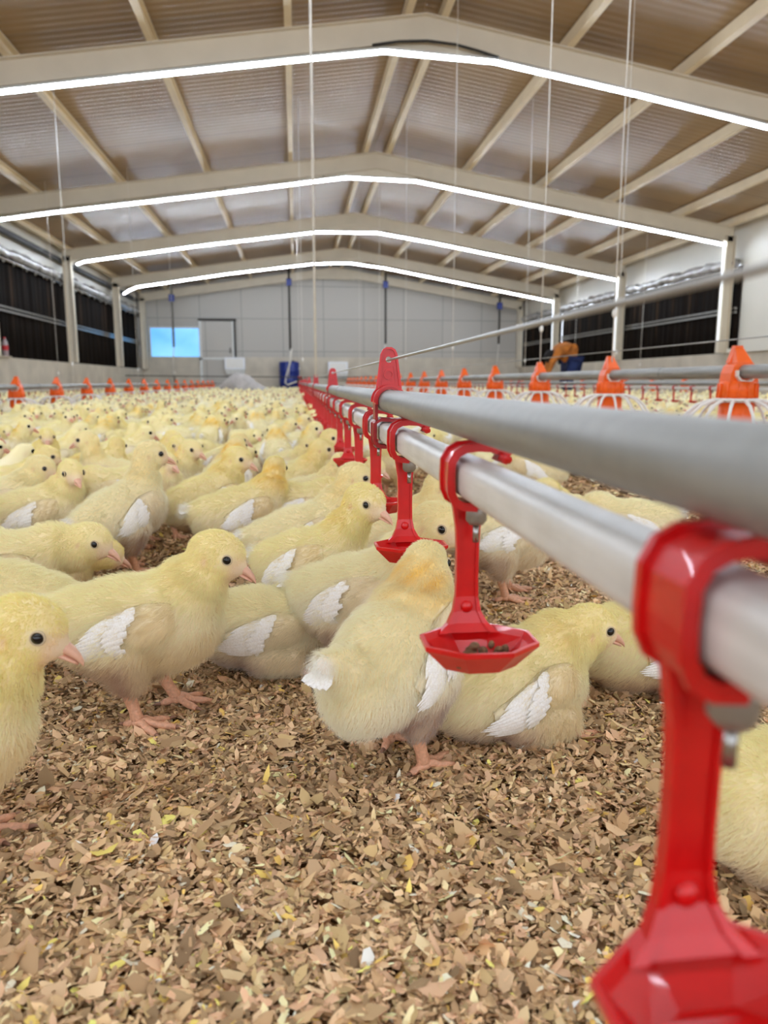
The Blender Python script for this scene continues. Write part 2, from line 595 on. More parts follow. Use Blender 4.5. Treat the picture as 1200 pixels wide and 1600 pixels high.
STRIP = {7.1: [(-3.9, 2.47), (-2.4, 2.69), (-1.52, 2.82), (.16, 3.06), (.83, 3.15), (1.06, 3.14), (1.81, 3.11), (3.19, 2.89), (4.47, 2.66), (6.40, 2.33)],
         11.1: [(-3.9, 2.45), (-3.2, 2.56), (-1.35, 2.81), (.76, 3.12), (1.75, 3.10), (4.12, 2.71), (6.40, 2.345)],
         14.9: [(-3.93, 2.44), (-3.8, 2.49), (-1.85, 2.79), (.47, 3.10), (1.62, 3.11), (2.74, 2.94), (6.40, 2.32)],
         18.7: [(-3.93, 2.34), (-3.82, 2.41), (-3.61, 2.50), (-1.5, 2.83), (.5, 3.09), (1.34, 3.12), (2.19, 3.02), (6.40, 2.29)]}
names = {7.1: 'white light strip under the nearest rafter in view', 11.1: 'white light strip under the second rafter in view', 14.9: 'white light strip under the third rafter from the front',
         18.7: 'white light strip under the fourth rafter, last before the far wall', -0.7: 'white light strip under the rafter behind the viewer', 3.2: 'white light strip under the rafter overhead'}
for y in FR[:-1]:
    pts = STRIP.get(y, STRIP[11.1])
    flat = pts
    t = thing('light_strip', names[y], 'light strip', (0, y - .03, 0))
    m = MB(); m.tube([(x, 0, z - .013) for x, z in pts], .015, 10); m.build('tube', MAT['led'], t)
    m = MB()
    for (xa, za), (xb, zb) in zip(flat[:-1], flat[1:]):
        m.hexa([(xa, -.032, za + .004), (xb, -.032, zb + .004), (xb, .032, zb + .004), (xa, .032, za + .004), (xa, -.032, za + .016), (xb, -.032, zb + .016), (xb, .032, zb + .016), (xa, .032, za + .016)])
        for q0, q1 in ((-.034, -.028), (.028, .034)):  # side lips added to keep the tube's light off the ceiling
            m.hexa([(xa, q0, za - .005), (xb, q0, zb - .005), (xb, q1, zb - .005), (xa, q1, za - .005), (xa, q0, za + .004), (xb, q0, zb + .004), (xb, q1, zb + .004), (xa, q1, za + .004)])
    m.build('mounting_rail', MAT['ledcase'], t)
    m = MB(); m.tube([(6.435, 0, 2.31), (6.435, 0, 1.6), (6.435, 0, .92)], .013, 8); m.build('post_glow_line', MAT['flange_glow'], t)  # added glowing line in place of the lit inner post flange, no lamp
    for k in range(8):                          # short hooks up to the rafter
        x = -3.6 + 1.35 * k
        zs = np.interp(x, [p[0] for p in pts], [p[1] for p in pts])
        m = MB(); m.tube([(x, .03, zs + .01), (x, .03, max(rafter_z(x), zs + .03) + .005)], .006, 6); m.build('hook', MAT['darkcord'], t)

# black cable sagging along the nearest rafter at the ridge
m = MB(); m.tube([(.72, 7.02, 3.165), (.95, 7.02, 3.205), (1.2, 7.02, 3.222), (1.45, 7.02, 3.205), (1.65, 7.02, 3.165), (1.84, 7.02, 3.12)], .012, 8)
tag(m.build('power_cable', MAT['black']), 'black cable arched under the ridge of the nearest rafter', 'cable')

# curtains in the side openings: rail, dark cloth, foil bunched at the top
def side_curtain(x, y0, y1, sg, lab, z0, z1):
    t = thing('side_curtain', lab, 'curtain', (x, (y0 + y1) / 2, z0))
    L = (y1 - y0) / 2
    m = MB()
    n = int(L * 2 / .05)
    vs, fs = [], []
    for i in range(n + 1):
        yy = -L + 2 * L * i / n
        dx = .012 * math.sin(yy * 31) + .010 * math.sin(yy * 13 + 1)
        for zz in (0, z1 - z0):
            vs.append((dx - .008, yy, zz)); vs.append((dx + .008, yy, zz))
    for i in range(n):
        a, b = i * 4, (i + 1) * 4
        fs += [(a, b, b + 2, a + 2), (a + 1, a + 3, b + 3, b + 1), (a, a + 1, b + 1, b), (a + 2, b + 2, b + 3, a + 3)]
    fs += [(0, 2, 3, 1), (n * 4, n * 4 + 1, n * 4 + 3, n * 4 + 2)]
    m.add(vs, fs)
    m.build('curtain_cloth', MAT['curtain'], t)
    m = MB()
    zm = 1.36 - z0
    m.box((-sg * .05 - .02, -L, zm - .03), (-sg * .05 + .02, L, zm)); m.box((-sg * .05 - .02, -L, zm + .03), (-sg * .05 + .02, L, zm + .055))
    m.build('rail', MAT['steel'], t)
    m = MB()
    pts = []
    Lf = L - .09
    k = int(2 * Lf / .12)
    r_ = np.random.default_rng(int(abs(y0 * 10) + (5 if sg > 0 else 0)))
    for i in range(k + 1):
        pts.append((-sg * .05 + r_.normal(0, .008), -Lf + 2 * Lf * i / k, z1 - z0 + .07 + r_.normal(0, .012)))
    m.tube(pts, [.06 + r_.random() * .035 for _ in pts], 10)
    m.build('bunched_foil', MAT['foil'], t)
    m = MB(); m.tube([(-sg * .07, -L, z1 - z0 - .04), (-sg * .07, L, z1 - z0 - .04)], .022, 8); m.build('roller', MAT['steel'], t)
for y0, y1, lab in ((3.3, 11.08, 'dark brown side curtain on the left wall, bay nearest the bottle'), (11.10, 14.88, 'dark brown left curtain just before the nearest left post'), (14.90, 18.68, 'dark brown left curtain between the two nearest left posts'), (18.70, 21.98, 'dark brown left curtain next to the far wall')):
    side_curtain(XL - .02, y0, y1, -1, lab, .66, 2.14)
for y0, y1, lab in ((11.00, 14.88, 'dark brown right curtain next to the white panel, brown streaks at its edge'), (14.90, 18.68, 'dark brown right curtain behind the stooping person'), (18.70, 21.98, 'dark brown right curtain farthest back by the far wall')):
    side_curtain(XR, y0, y1, 1, lab, .74, 2.02)
# dark ducts along the eaves
m = MB(); m.tube([(XL + .06, 3.0, 2.50), (XL + .06, 10, 2.50), (XL + .06, 21.6, 2.50)], .05, 10)
tag(m.build('eave_pipe', MAT['black']), 'black pipe along the left eave above the curtains', 'pipe')

# bottle on the left sill
t = thing('drink_bottle', 'clear drink bottle with red label and cap on the left wall ledge', 'bottle', (-4.22, 11.82, .675))
m = MB(); m.lathe([(0, 0), (.040, 0), (.043, .01), (.043, .10), (.040, .13), (.043, .17), (.036, .205), (.017, .24), (.015, .252), (0, .252)], n=18); m.build('bottle_body', MAT['water'], t)
m = MB(); m.lathe([(.0435, .085), (.0445, .088), (.0445, .150), (.0435, .153)], n=18); m.build('label_band', MAT['bottle_red'], t)
m = MB(); m.lathe([(0, .252), (.018, .252), (.018, .272), (0, .272)], n=14); m.build('cap', MAT['bottle_red'], t)

# blue drum with hose
t = thing('drum', 'dark blue plastic drum standing against the far wall', 'drum', (-.15, 21.62, 0))
m = MB(); m.lathe([(0, 0), (.27, 0), (.285, .02), (.285, .28), (.295, .30), (.285, .32), (.285, .58), (.295, .60), (.285, .62), (.285, .83), (.27, .86), (0, .86)], n=28); m.build('drum_body', MAT['blue'], t)
m = MB(); m.lathe([(0, .86), (.06, .86), (.06, .89), (0, .89)], c=(.1, 0, 0), n=14); m.build('bung', MAT['black'], t)
m = MB(); m.tube([(-.08, 20.99, 1.20), (-.10, 21.03, .9), (-.24, 21.08, .45), (-.27, 21.1, .28), (-.2, 21.1, .22), (-.05, 21.1, .28), (.10, 21.1, .33)], .022, 8)
tag(m.build('water_hose', MAT['cord']), 'pale hose looping down in front of the blue drum', 'hose')
t = thing('pressure_regulator', 'black and red regulator at the far end of the drinker line', 'regulator', (.14, 21.1, .0))
m = MB(); m.box((-.05, -.05, 0), (.05, .05, .28)); m.lathe([(0, .28), (.09, .28), (.09, .36), (.05, .40), (0, .40)], n=14); m.build('valve_body', MAT['black'], t)
m = MB(); m.lathe([(0, .40), (.06, .40), (.06, .46), (0, .46)], n=14); m.build('dial_cap', MAT['red'], t)

# hanging winch poles near the end wall
for x, z0, z1, lab in ((-.11, 1.15, 3.05, 'dark winch pole hanging over the blue drum'), (2.5, 1.34, 3.04, 'dark winch pole hanging in front of the far wall, middle'), (-3.2, 1.22, 2.62, 'dark winch pole hanging beside the bright blue window'), (5.7, 1.36, 2.52, 'dark winch pole hanging near the far right corner')):
    t = thing('winch_pole', lab, 'pole', (x, 21.0, z0))
    m = MB(); m.tube([(0, 0, 0), (0, 0, rafter_z(x) - z0 + .34)], .03, 8); m.build('pole', MAT['darkcord'], t)
    m = MB(); m.tube([(0, 0, 0), (-.03, -.02, -.3), (-.06, -.02, -.75)], .012, 6); m.build('pull_cord', MAT['cord'], t)
    m = MB(); m.box((-.07, -.05, rafter_z(x) - z0 - .2), (.07, .05, rafter_z(x) - z0 - .02)); m.build('pulley_housing', MAT['blue'], t)

# barrier rope across the house before the end wall
t = thing('barrier_rope', 'thin dark rope stretched across the house before the far wall', 'rope', (0, 19.6, 0))
m = MB(); m.tube([(XL + .05, 0, .46), (-2, 0, .44), (.6, 0, .42), (2.8, 0, .44)], .012, 6); m.build('rope', MAT['darkcord'], t)
for x in (-3.0, 2.3):
    m = MB(); m.tube([(x, 0, 0), (x, 0, .47)], .025, 8); m.build('stake', MAT['darkcord'], t)

# grey crumpled sack lying in the flock
m = MB()
vs, fs = [], []
n1, n2 = 40, 16
for i in range(n1 + 1):
    u = i / n1
    rad = (math.sin(math.pi * min(max(u, .02), .98)) ** .45)
    for k in range(n2):
        a = 2 * math.pi * k / n2
        bump = 1 + .10 * math.sin(7 * u + 3 * a) + .07 * math.sin(17 * u - 5 * a)
        h = .17 + .08 * math.sin(4.5 * u + .3)
        vs.append((-.62 + 1.15 * u, .22 * rad * bump * math.cos(a), max(0.0, h * .95 + h * rad * bump * math.sin(a))))
for i in range(n1):
    for k in range(n2):
        k2 = (k + 1) % n2
        fs.append((i * n2 + k, (i + 1) * n2 + k, (i + 1) * n2 + k2, i * n2 + k2))
m.add(vs, fs)
tag(m.build('sack', MAT['sack'], None, (-.93, 16.0, 0)), 'grey crumpled sack lying on the litter before the far wall', 'sack')

# ------------------------------------------------------------------ drinker lines
DX, WZ, GZ, SZ = 0.092, 0.2503, 0.2813, 0.3215      # near drinker line: white pipe, grey pipe, wire heights
CY0, CDY = 0.147, 0.2355

def rsq(h, r, n=5):
    pts = []
    for cx, cz, a0 in ((h - r, h - r, 0), (-h + r, h - r, 90), (-h + r, -h + r, 180), (h - r, -h + r, 270)):
        for k in range(n + 1):
            a = R(a0 + 90 * k / n)
            pts.append((cx + r * math.cos(a), cz + r * math.sin(a)))
    return pts
def pipe_y(name, mat, x, z, prof, y0, y1, step=None):
    m = MB(); m.prism(prof, y0, y1, smooth=True)
    return m.build(name, mat, None, (x, 0, z))
circ = lambda r, n=32: [(r * math.cos(2 * math.pi * k / n), r * math.sin(2 * math.pi * k / n)) for k in range(n)]

tag(pipe_y('water_pipe', MAT['pvc'], DX, WZ, rsq(.0100, .0062), -.4, 21.0), 'white square water pipe carrying the nearest row of red cups', 'pipe')
t = thing('support_pipe', 'grey galvanised pipe above the white water pipe, running into the distance', 'pipe', (DX, 0, GZ))
m = MB(); m.prism(circ(.0112), -.4, 21.0, smooth=True); m.build('tube', MAT['galv'], t)
for y in (1.55, 5.5, 9.5, 13.5):
    m = MB(); m.prism(circ(.0122), y - .04, y + .04, smooth=True); m.build('joint_sleeve', MAT['galv'], t)

def cup_rings(m, cx, cy, z0, mi=0):
    n = 8
    def ring(rx, ry, z, a0=22.5):
        return [(cx + rx * math.cos(R(a0 + 45 * k)), cy + ry * math.sin(R(a0 + 45 * k)), z) for k in range(n)]
    rs = [ring(.020, .014, z0 - .0130), ring(.0300, .0238, z0 - .0030), ring(.0322, .0258, z0 - .001), ring(.0322, .0258, z0 + .0012), ring(.0302, .0238, z0 + .0014), ring(.0278, .0216, z0 - .002), ring(.0180, .0120, z0 - .0112)]
    vs = [p for r in rs for p in r]
    fs = []
    for i in range(len(rs) - 1):
        for k in range(n):
            k2 = (k + 1) % n
            fs.append((i * n + k, i * n + k2, (i + 1) * n + k2, (i + 1) * n + k))
    fs.append(tuple(range(n - 1, -1, -1)))
    fs.append(tuple((len(rs) - 1) * n + k for k in range(n)))
    m.add(vs, fs, mi, False)

CLIP = [(.0135, .0085), (.0150, .0115), (.0125, .0140), (.007, .0158), (0, .0162), (-.006, .0156), (-.0105, .0132), (-.0130, .0085), (-.0133, 0), (-.0130, -.0060), (-.0110, -.0105), (-.0070, -.0128), (0, -.0134), (.005, -.0134)]
def make_cup():
    t = link('drip_cup', None)
    m = MB()
    m.band(CLIP, .0028, -.0105, .0105)
    m.band([(x * 1.10, z * 1.10) for x, z in CLIP[1:-1]], .0030, -.0110, -.0085)
    m.band([(x * 1.10, z * 1.10) for x, z in CLIP[1:-1]], .0030, .0085, .0112)
    m.tube([(.0105, -.0105, .0128), (.0155, -.0105, .0105), (.0155, .0105, .0105)], .0022, 8)
    m.build('clip', MAT['red'], t)
    # arm: a strap with raised edges, flaring into the cup
    m = MB()
    zs = [-.012, -.020, -.028, -.040, -.055, -.066, -.074, -.080, -.0845]
    ws = [.0092, .0078, .0066, .0061, .0060, .0063, .0078, .0112, .0165]
    ax = -.001
    for i in range(len(zs) - 1):
        for xa0, xa1, xb0, xb1, ya, yb in ((-1, 1, -1, 1, .0058, .0092), (-1, -.72, -1, -.72, .0046, .0058), (.72, 1, .72, 1, .0046, .0058)):
            w0, w1 = ws[i], ws[i + 1]
            sh0 = -.006 * max(0, (-.070 - zs[i]) / .0145) ** 1.4
            sh1 = -.006 * max(0, (-.070 - zs[i + 1]) / .0145) ** 1.4
            m.hexa([(ax + xb0 * w1, ya + sh1, zs[i + 1]), (ax + xb1 * w1, ya + sh1, zs[i + 1]), (ax + xb1 * w1, yb + sh1, zs[i + 1]), (ax + xb0 * w1, yb + sh1, zs[i + 1]),
                    (ax + xa0 * w0, ya + sh0, zs[i]), (ax + xa1 * w0, ya + sh0, zs[i]), (ax + xa1 * w0, yb + sh0, zs[i]), (ax + xa0 * w0, yb + sh0, zs[i])])
    m.ball((ax, .0050, -.0715), (.0034, .0020, .0034), 12, 8)
    m.build('arm', MAT['red'], t)
    m = MB(); cup_rings(m, .001, -.0150, -.0840); m.build('cup', MAT['red'], t)
    m = MB()
    m.lathe([(0, -.010), (.0050, -.010), (.0052, -.0150), (.0056, -.0160), (.0056, -.0215), (.0036, -.0240), (0, -.0240)], (.001, -.004, 0), 14)
    m.lathe([(0, -.024), (.0017, -.024), (.0017, -.0335), (0, -.0335)], (.001, -.004, 0), 8, 1)
    m.build('nipple', [MAT['nipple'], MAT['steel']], t)
    return t
def cup_far_mesh():
    m = MB()
    m.band(CLIP[::2] + [CLIP[-1]], .004, -.0105, .0105)
    m.box((-.007, .0050, -.084), (.005, .009, -.012))
    cup_rings(m, .001, -.0150, -.0840)
    m.box((-.005, -.009, -.024), (.007, .001, -.010), 1)
    return m.mesh('drip_cup_far', [MAT['red'], MAT['nipple']])

cup0 = make_cup()
near_labels = ['largest red drip cup, blurred, at the lower right edge', 'red drip cup with brown litter crumbs, above the sitting chick', 'red drip cup partly hidden by the chick seen from behind',
               'red drip cup just behind the dark red hanger bracket, yellow head before its arm', 'red drip cup on the fifth slim red arm from the front', 'red drip cup on the sixth slim red arm from the front']
far_cup = cup_far_mesh()
for i in range(87):
    y = CY0 + CDY * i
    if i < 16:
        o = cup0 if i == 0 else copy_tree(cup0)
    else:
        o = link('drip_cup', far_cup)
    o.location = (DX, y, WZ)
    if i < 6:
        tag(o, near_labels[i], 'drip cup', 'red drip cups on the nearest drinker line')
    elif i < 16:
        tag(o, 'red drip cup crowded in the row below the grey pipe before the second hanger', 'drip cup', 'red drip cups in the middle of the nearest line')
    else:
        tag(o, 'tiny red drip cup far along the nearest drinker line', 'drip cup', 'far red drip cups on the nearest drinker line')
# litter crumbs lying in the second cup
def lump(name, label, c, r, seed, mat):
    q = np.random.default_rng(seed)
    m = MB()
    for k in range(7):
        d = q.normal(0, r * .55, 3); d[2] = abs(d[2]) * .5
        m.ball((d[0], d[1], d[2] + r * .35), (r * (.35 + q.random() * .35), r * (.3 + q.random() * .3), r * (.25 + q.random() * .3)), 7, 5, rot=Matrix.Rotation(q.random() * 6, 3, 'Z'))
    return tag(m.build(name, mat, None, c), label, 'litter crumb')
MAT['crumb'] = plain('wet_litter', rgb(120, 92, 62), 0.8, var=0.4, nscale=400, bump=0.6)
cy2 = CY0 + CDY - .015
lump('litter_crumb', 'larger brown litter crumb near the arm in the red cup', (DX + .000, cy2 + .004, WZ - .0950), .0060, 3, MAT['crumb'])
lump('litter_crumb', 'brown litter crumb on the right side of the red cup', (DX + .014, cy2 + .001, WZ - .0935), .0050, 4, MAT['crumb'])
lump('litter_crumb', 'tiny brown litter speck at the front left of the red cup', (DX - .012, cy2 - .012, WZ - .0938), .0018, 5, MAT['crumb'])

# hangers: tab with hole above the grey pipe, dark bracket round the white pipe
def plate_with_hole(m, outline, hole_c, hole_r, y0, y1, n=40, mi=0):
    hc = Vector(hole_c)
    N = len(outline)
    outer, inner = [], []
    for k in range(n):
        a = 2 * math.pi * k / n
        d = Vector((math.cos(a), math.sin(a)))
        best = None
        for i in range(N):
            p, q = Vector(outline[i]), Vector(outline[(i + 1) % N])
            e = q - p
            den = d.x * e.y - d.y * e.x
            if abs(den) < 1e-12:
                continue
            w_ = p - hc
            tt = (w_.x * e.y - w_.y * e.x) / den
            ss = (w_.x * d.y - w_.y * d.x) / den
            if tt > 0 and -1e-6 <= ss <= 1 + 1e-6 and (best is None or tt > best):
                best = tt
        outer.append(hc + d * best)
        inner.append(hc + d * hole_r)
    vs = []
    for ring, y in ((outer, y0), (inner, y0), (outer, y1), (inner, y1)):
        vs += [(p.x, y, p.y) for p in ring]
    fs = []
    for k in range(n):
        k2 = (k + 1) % n
        fs += [(k, k2, n + k2, n + k), (2 * n + k, 3 * n + k, 3 * n + k2, 2 * n + k2), (k, 2 * n + k, 2 * n + k2, k2), (n + k, n + k2, 3 * n + k2, 3 * n + k)]
    m.add(vs, fs, mi, False)
def make_hanger():
    t = link('pipe_hanger', None)
    m = MB()
    top = [(-.0075, .046), (-.0055, .0500), (-.0025, .0518), (.0025, .0518), (.0055, .0500), (.0075, .046)]
    ol = [(-.0120, .012), ] + top + [(.0120, .012)]
    plate_with_hole(m, ol, (0, .0405), .0030, -.0022, .0022)
    rim = [(-.0118, .012)] + [(x * .98, z - .0004) for x, z in top] + [(.0118, .012)]
    m.band(rim, .0022, -.0042, -.0022)
    m.band([(-.0068, .017), (-.0048, .034), (.0048, .034), (.0068, .017), (-.0068, .017)], .0009, -.0030, -.0022)
    rc = [(.0042 * math.cos(a), .0260 + .0042 * math.sin(a)) for a in np.linspace(0, 2 * math.pi, 17)]
    m.band(rc, .0018, -.0038, -.0022)
    m.build('tab', MAT['red'], t)
    m = MB()
    arc = [(.0132 * math.cos(a), .0132 * math.sin(a)) for a in np.linspace(R(-12), R(192), 20)]
    m.band(arc, .0030, -.014, .014)
    arc2 = [(.0150 * math.cos(a), .0150 * math.sin(a)) for a in np.linspace(R(-4), R(184), 20)]
    m.band(arc2, .0026, -.0155, -.0125); m.band(arc2, .0026, .0125, .0155)
    m.build('saddle', MAT['red'], t)
    m = MB()
    br = [(.0150, -.0120), (.0150, -.0180), (.0060, -.0185), (-.0080, -.0175), (-.0140, -.0215), (-.0140, -.0380), (-.0115, -.0430), (-.0060, -.0445), (.0100, -.0445), (.0145, -.0420)]
    m.band(br, .0032, -.010, .010)
    m.band([(x * 1.08, z - .0005) for x, z in br[1:]], .0030, -.0115, -.0090); m.band([(x * 1.08, z - .0005) for x, z in br[1:]], .0030, .0090, .0115)
    m.box((-.0145, -.010, -.018), (-.0115, .010, -.002))
    m.build('lower_bracket', MAT['darkred'], t)
    return t
hg = make_hanger()
for i, (y, lab) in enumerate(((.748, 'nearest red pipe hanger, tall tab with a hole and wire'), (1.87, 'second red pipe hanger along the grey pipe'), (3.38, 'third red pipe hanger, below the thick white cord'), (5.0, 'red pipe hanger behind the white cord'), (6.6, 'small distant red pipe hanger on the grey pipe'), (8.4, 'small distant red pipe hanger on the grey pipe'), (10.4, 'small distant red pipe hanger on the grey pipe'), (12.4, 'small distant red pipe hanger on the grey pipe'), (15.2, 'small distant red pipe hanger on the grey pipe'), (18.4, 'small distant red pipe hanger on the grey pipe'))):
    o = hg if i == 0 else copy_tree(hg)
    o.location = (DX, y, GZ)
    tag(o, lab, 'pipe hanger', 'red hangers on the nearest drinker line' if i < 4 else 'distant red hangers on the nearest drinker line')
m = MB(); m.tube([(DX, -.4, SZ + .0010), (DX, .3, SZ + .0005), (DX, .748, SZ), (DX, 1.87, SZ), (DX, 6, SZ), (DX, 21, SZ)], .0012, 8)
tag(m.build('perch_wire', MAT['wire']), 'steel wire running through the red hanger tabs above the grey pipe', 'wire')
m = MB(); m.tube([(DX, 3.38, GZ + .042), (DX, 3.38, 1.6), (DX, 3.38, roof_z(DX) - .01)], .0055, 8)
tag(m.build('suspension_cord', MAT['cord']), 'thick white cord rising from the drinker line to the roof', 'cord')

# second drinker lines further off
for lx, y0, lab, wz in ((2.62, 3.0, 'right', .26), (-3.25, 5.4, 'left', .20)):
    tag(pipe_y('water_pipe', MAT['pvc'], lx, wz, rsq(.0100, .0035, 2), y0, 21.0), 'white water pipe of the %s far drinker line' % lab, 'pipe')
    tag(pipe_y('support_pipe', MAT['galv'], lx, wz + .032, circ(.0125, 12), y0, 21.0), 'grey support pipe of the %s far drinker line' % lab, 'pipe')
    i = 0
    y = y0 + .12
    while y < 20.5:
        o = link('drip_cup', far_cup, None, (lx, y, wz))
        tag(o, 'small red drip cup on the drinker line beyond the %s feeder row' % lab, 'drip cup', 'drip cups beyond the %s feeder row' % lab)
        y += CDY
    for k in range(6):
        o = copy_tree(hg); o.location = (lx, y0 + .5 + 2.6 * k, wz + .032)
        tag(o, 'small red pipe hanger on the drinker line beyond the %s feeder row' % lab, 'pipe hanger', 'hangers beyond the %s feeder row' % lab)

# ------------------------------------------------------------------ pan feeders
def make_feeder():
    """origin at the pipe axis; the pan hangs below"""
    t = link('pan_feeder', None)
    m = MB()
    m.lathe([(0, -.212), (.12, -.212), (.150, -.200), (.166, -.170), (.170, -.166), (.172, -.170), (.156, -.205), (.125, -.217), (0, -.217)], n=28)
    m.build('pan', MAT['whiteplastic'], t)
    m = MB()
    for k in range(14):
        a = 2 * math.pi * k / 14
        ca, sa = math.cos(a), math.sin(a)
        m.tube([(r * ca, r * sa, z) for r, z in ((.052, -.090), (.085, -.092), (.118, -.105), (.145, -.130), (.162, -.158), (.168, -.172))], [.006, .006, .0055, .005, .005, .005], 6)
    for r, z, q in ((.060, -.089, .0075), (.168, -.168, .005)):
        m.tube([(r * math.cos(2 * math.pi * k / 28), r * math.sin(2 * math.pi * k / 28), z) for k in range(29)], q, 6, cap=False)
    m.lathe([(.050, -.083), (.075, -.084), (.078, -.090), (.050, -.092)], n=24)
    m.build('grill', MAT['whiteplastic'], t)
    m = MB(); m.lathe([(.040, -.085), (.052, -.090), (.054, -.150), (.075, -.175), (.078, -.200), (0, -.205)], n=20); m.build('feed_cone', MAT['orange'], t)
    m = MB()
    m.lathe([(0, -.030), (.050, -.030), (.055, -.034), (.058, -.083), (.050, -.084), (0, -.084)], n=24)
    for k in range(12):
        a = 2 * math.pi * k / 12
        m.tube([(.0575 * math.cos(a), .0575 * math.sin(a), -.036), (.0595 * math.cos(a), .0595 * math.sin(a), -.082)], .003, 5)
    m.build('collar', MAT['orange'], t)
    m = MB()          # hood hugging the pipe, rising to a fin
    hood = [(-.048, -.034), (.048, -.034), (.044, -.004), (.036, .018), (.022, .030), (-.022, .030), (-.036, .018), (-.044, -.004)]
    m.prism(hood, -.032, .030)
    fin = [(-.030, .028), (.030, .028), (.018, .060), (.012, .082), (-.012, .082), (-.018, .060)]
    m.prism(fin, .008, .030)
    m.hexa([(-.026, -.030, .028), (.026, -.030, .028), (.026, .010, .028), (-.026, .010, .028), (-.014, .006, .072), (.014, .006, .072), (.014, .010, .076), (-.014, .010, .076)])
    m.build('hood', MAT['orange'], t)
    m = MB(); m.band([(-.030, .004), (-.029, -.014), (-.018, -.027), (0, -.031), (.018, -.027), (.029, -.014), (.030, .004)], .006, -.046, -.032); m.build('pipe_clamp', MAT['whiteplastic'], t)
    return t
fd = make_feeder()
m = MB()
for ch in fd.children:                       # far copy: the same shapes joined in one light mesh
    o = len(m.v)
    m.v.extend([tuple(v.co) for v in ch.data.vertices])
    mi = 0 if 'orange' in ch.data.materials[0].name else 1
    for p in ch.data.polygons:
        m.f.append(tuple(o + i for i in p.vertices)); m.mi.append(mi); m.sm.append(p.use_smooth)
feeder_far = m.mesh('pan_feeder_far', [MAT['orange'], MAT['whiteplastic']])
used = False
def feeder_line(x, z, ys, side, near_n, ids):
    global used
    for i, y in enumerate(ys):
        if i < near_n:
            o = fd if not used else copy_tree(fd)
            used = True
        else:
            o = link('pan_feeder', feeder_far)
        o.location = (x, y, z)
        if i < len(ids):
            tag(o, ids[i], 'pan feeder', 'orange pan feeders of the %s row' % side)
        else:
            tag(o, 'small distant orange pan feeder in the %s feeder row' % side, 'pan feeder', 'distant pan feeders of the %s row' % side)
    t = thing('feeder_pipe', 'grey feed pipe linking the %s row of orange pan feeders' % side, 'pipe', (x, 0, z))
    m = MB(); m.prism(circ(.0215, 24), ys[0] - 1.6, 21.2, smooth=True); m.build('tube', MAT['galv'], t)
    for y in np.arange(ys[0] + .55, 20, 3.0):
        m = MB(); m.prism(circ(.0235, 20), y - .05, y + .05, smooth=True); m.build('joint_sleeve', MAT['galv'], t)
words = ['nearest', 'second', 'third', 'fourth', 'fifth', 'sixth']
feeder_line(1.40, .332, [2.27 + .985 * k for k in range(19)], 'right', 8, ['%s orange pan feeder from the front in the right feeder row' % w for w in words])
feeder_line(-2.14, .262, [6.15 + 1.0 * k for k in range(15)], 'left', 8, ['%s orange pan feeder from the left edge in the left feeder row' % w for w in words])
feeder_line(5.7, .31, [10.6 + 1.0 * k for k in range(10)], 'far right', 0, [])
m = MB(); m.tube([(1.4, .3, .435), (1.4, 8, .432), (1.4, 21, .43)], .0022, 6)
tag(m.build('perch_wire', MAT['wire']), 'thin steel wire above the right feeder row', 'wire')

# thin cords from the roof down to the lines, each with a small adjuster
cords = [(1.40, 3.25, .36), (1.40, 4.25, .36), (1.40, 6.7, .36), (1.40, 9.6, .36), (1.40, 12.6, .36), (1.40, 16.5, .36), (-2.14, 7.7, .29), (-2.14, 10.8, .29), (-2.14, 14.0, .29), (2.62, 6.0, .30), (2.62, 8.5, .30), (-3.25, 11.0, .24), (5.7, 12.1, .34), (5.7, 15.1, .34), (DX, 9.0, .32), (DX, 15.0, .32)]
for x, y, z in cords:
    ln = {1.40: 'the right feeder row', -2.14: 'the left feeder row', 2.62: 'the drinker line beyond the right feeders', -3.25: 'the drinker line beyond the left feeders', 5.7: 'the far right feeder row', DX: 'the far part of the nearest drinker line'}[x]
    t = thing('suspension_cord', 'thin pale cord from the roof down to %s' % ln, 'cord', (x, y, z), group='cords over ' + ln)
    m = MB(); m.tube([(0, 0, -.01), (0, 0, 1.2), (0, 0, roof_z(x) - z - .01)], .0030, 6); m.build('cord', MAT['cord'], t)
    m = MB(); m.ball((0, 0, .24 if x > 0 else .18), (.012, .012, .022), 8, 6); m.build('adjuster', MAT['whiteplastic'], t)

# ------------------------------------------------------------------ stooping person
def skinned(name, pts, edges, rad, mat, parent, sub=2):
    me = bpy.data.meshes.new(name)
    me.from_pydata(pts, edges, [])
    o = bpy.data.objects.new(name, me)
    COL.objects.link(o)
    sk = o.modifiers.new('skin', 'SKIN')
    me.skin_vertices[0].data[0].use_root = True
    for i, r in enumerate(rad):
        me.skin_vertices[0].data[i].radius = r if hasattr(r, '__len__') else (r, r)
    sd = o.modifiers.new('sub', 'SUBSURF'); sd.levels = sub; sd.render_levels = sub
    dg = bpy.context.evaluated_depsgraph_get()
    em = bpy.data.meshes.new_from_object(o.evaluated_get(dg))
    bpy.data.objects.remove(o)
    em.materials.clear(); em.materials.append(mat)
    em.polygons.foreach_set('use_smooth', [True] * len(em.polygons))
    return link(name, em, parent)
pr = thing('person', 'stooping person in a rust brown jacket and navy trousers by the right wall', 'person', (4.85, 13.3, 0))
hipc = Vector((0.04, 0, .66))
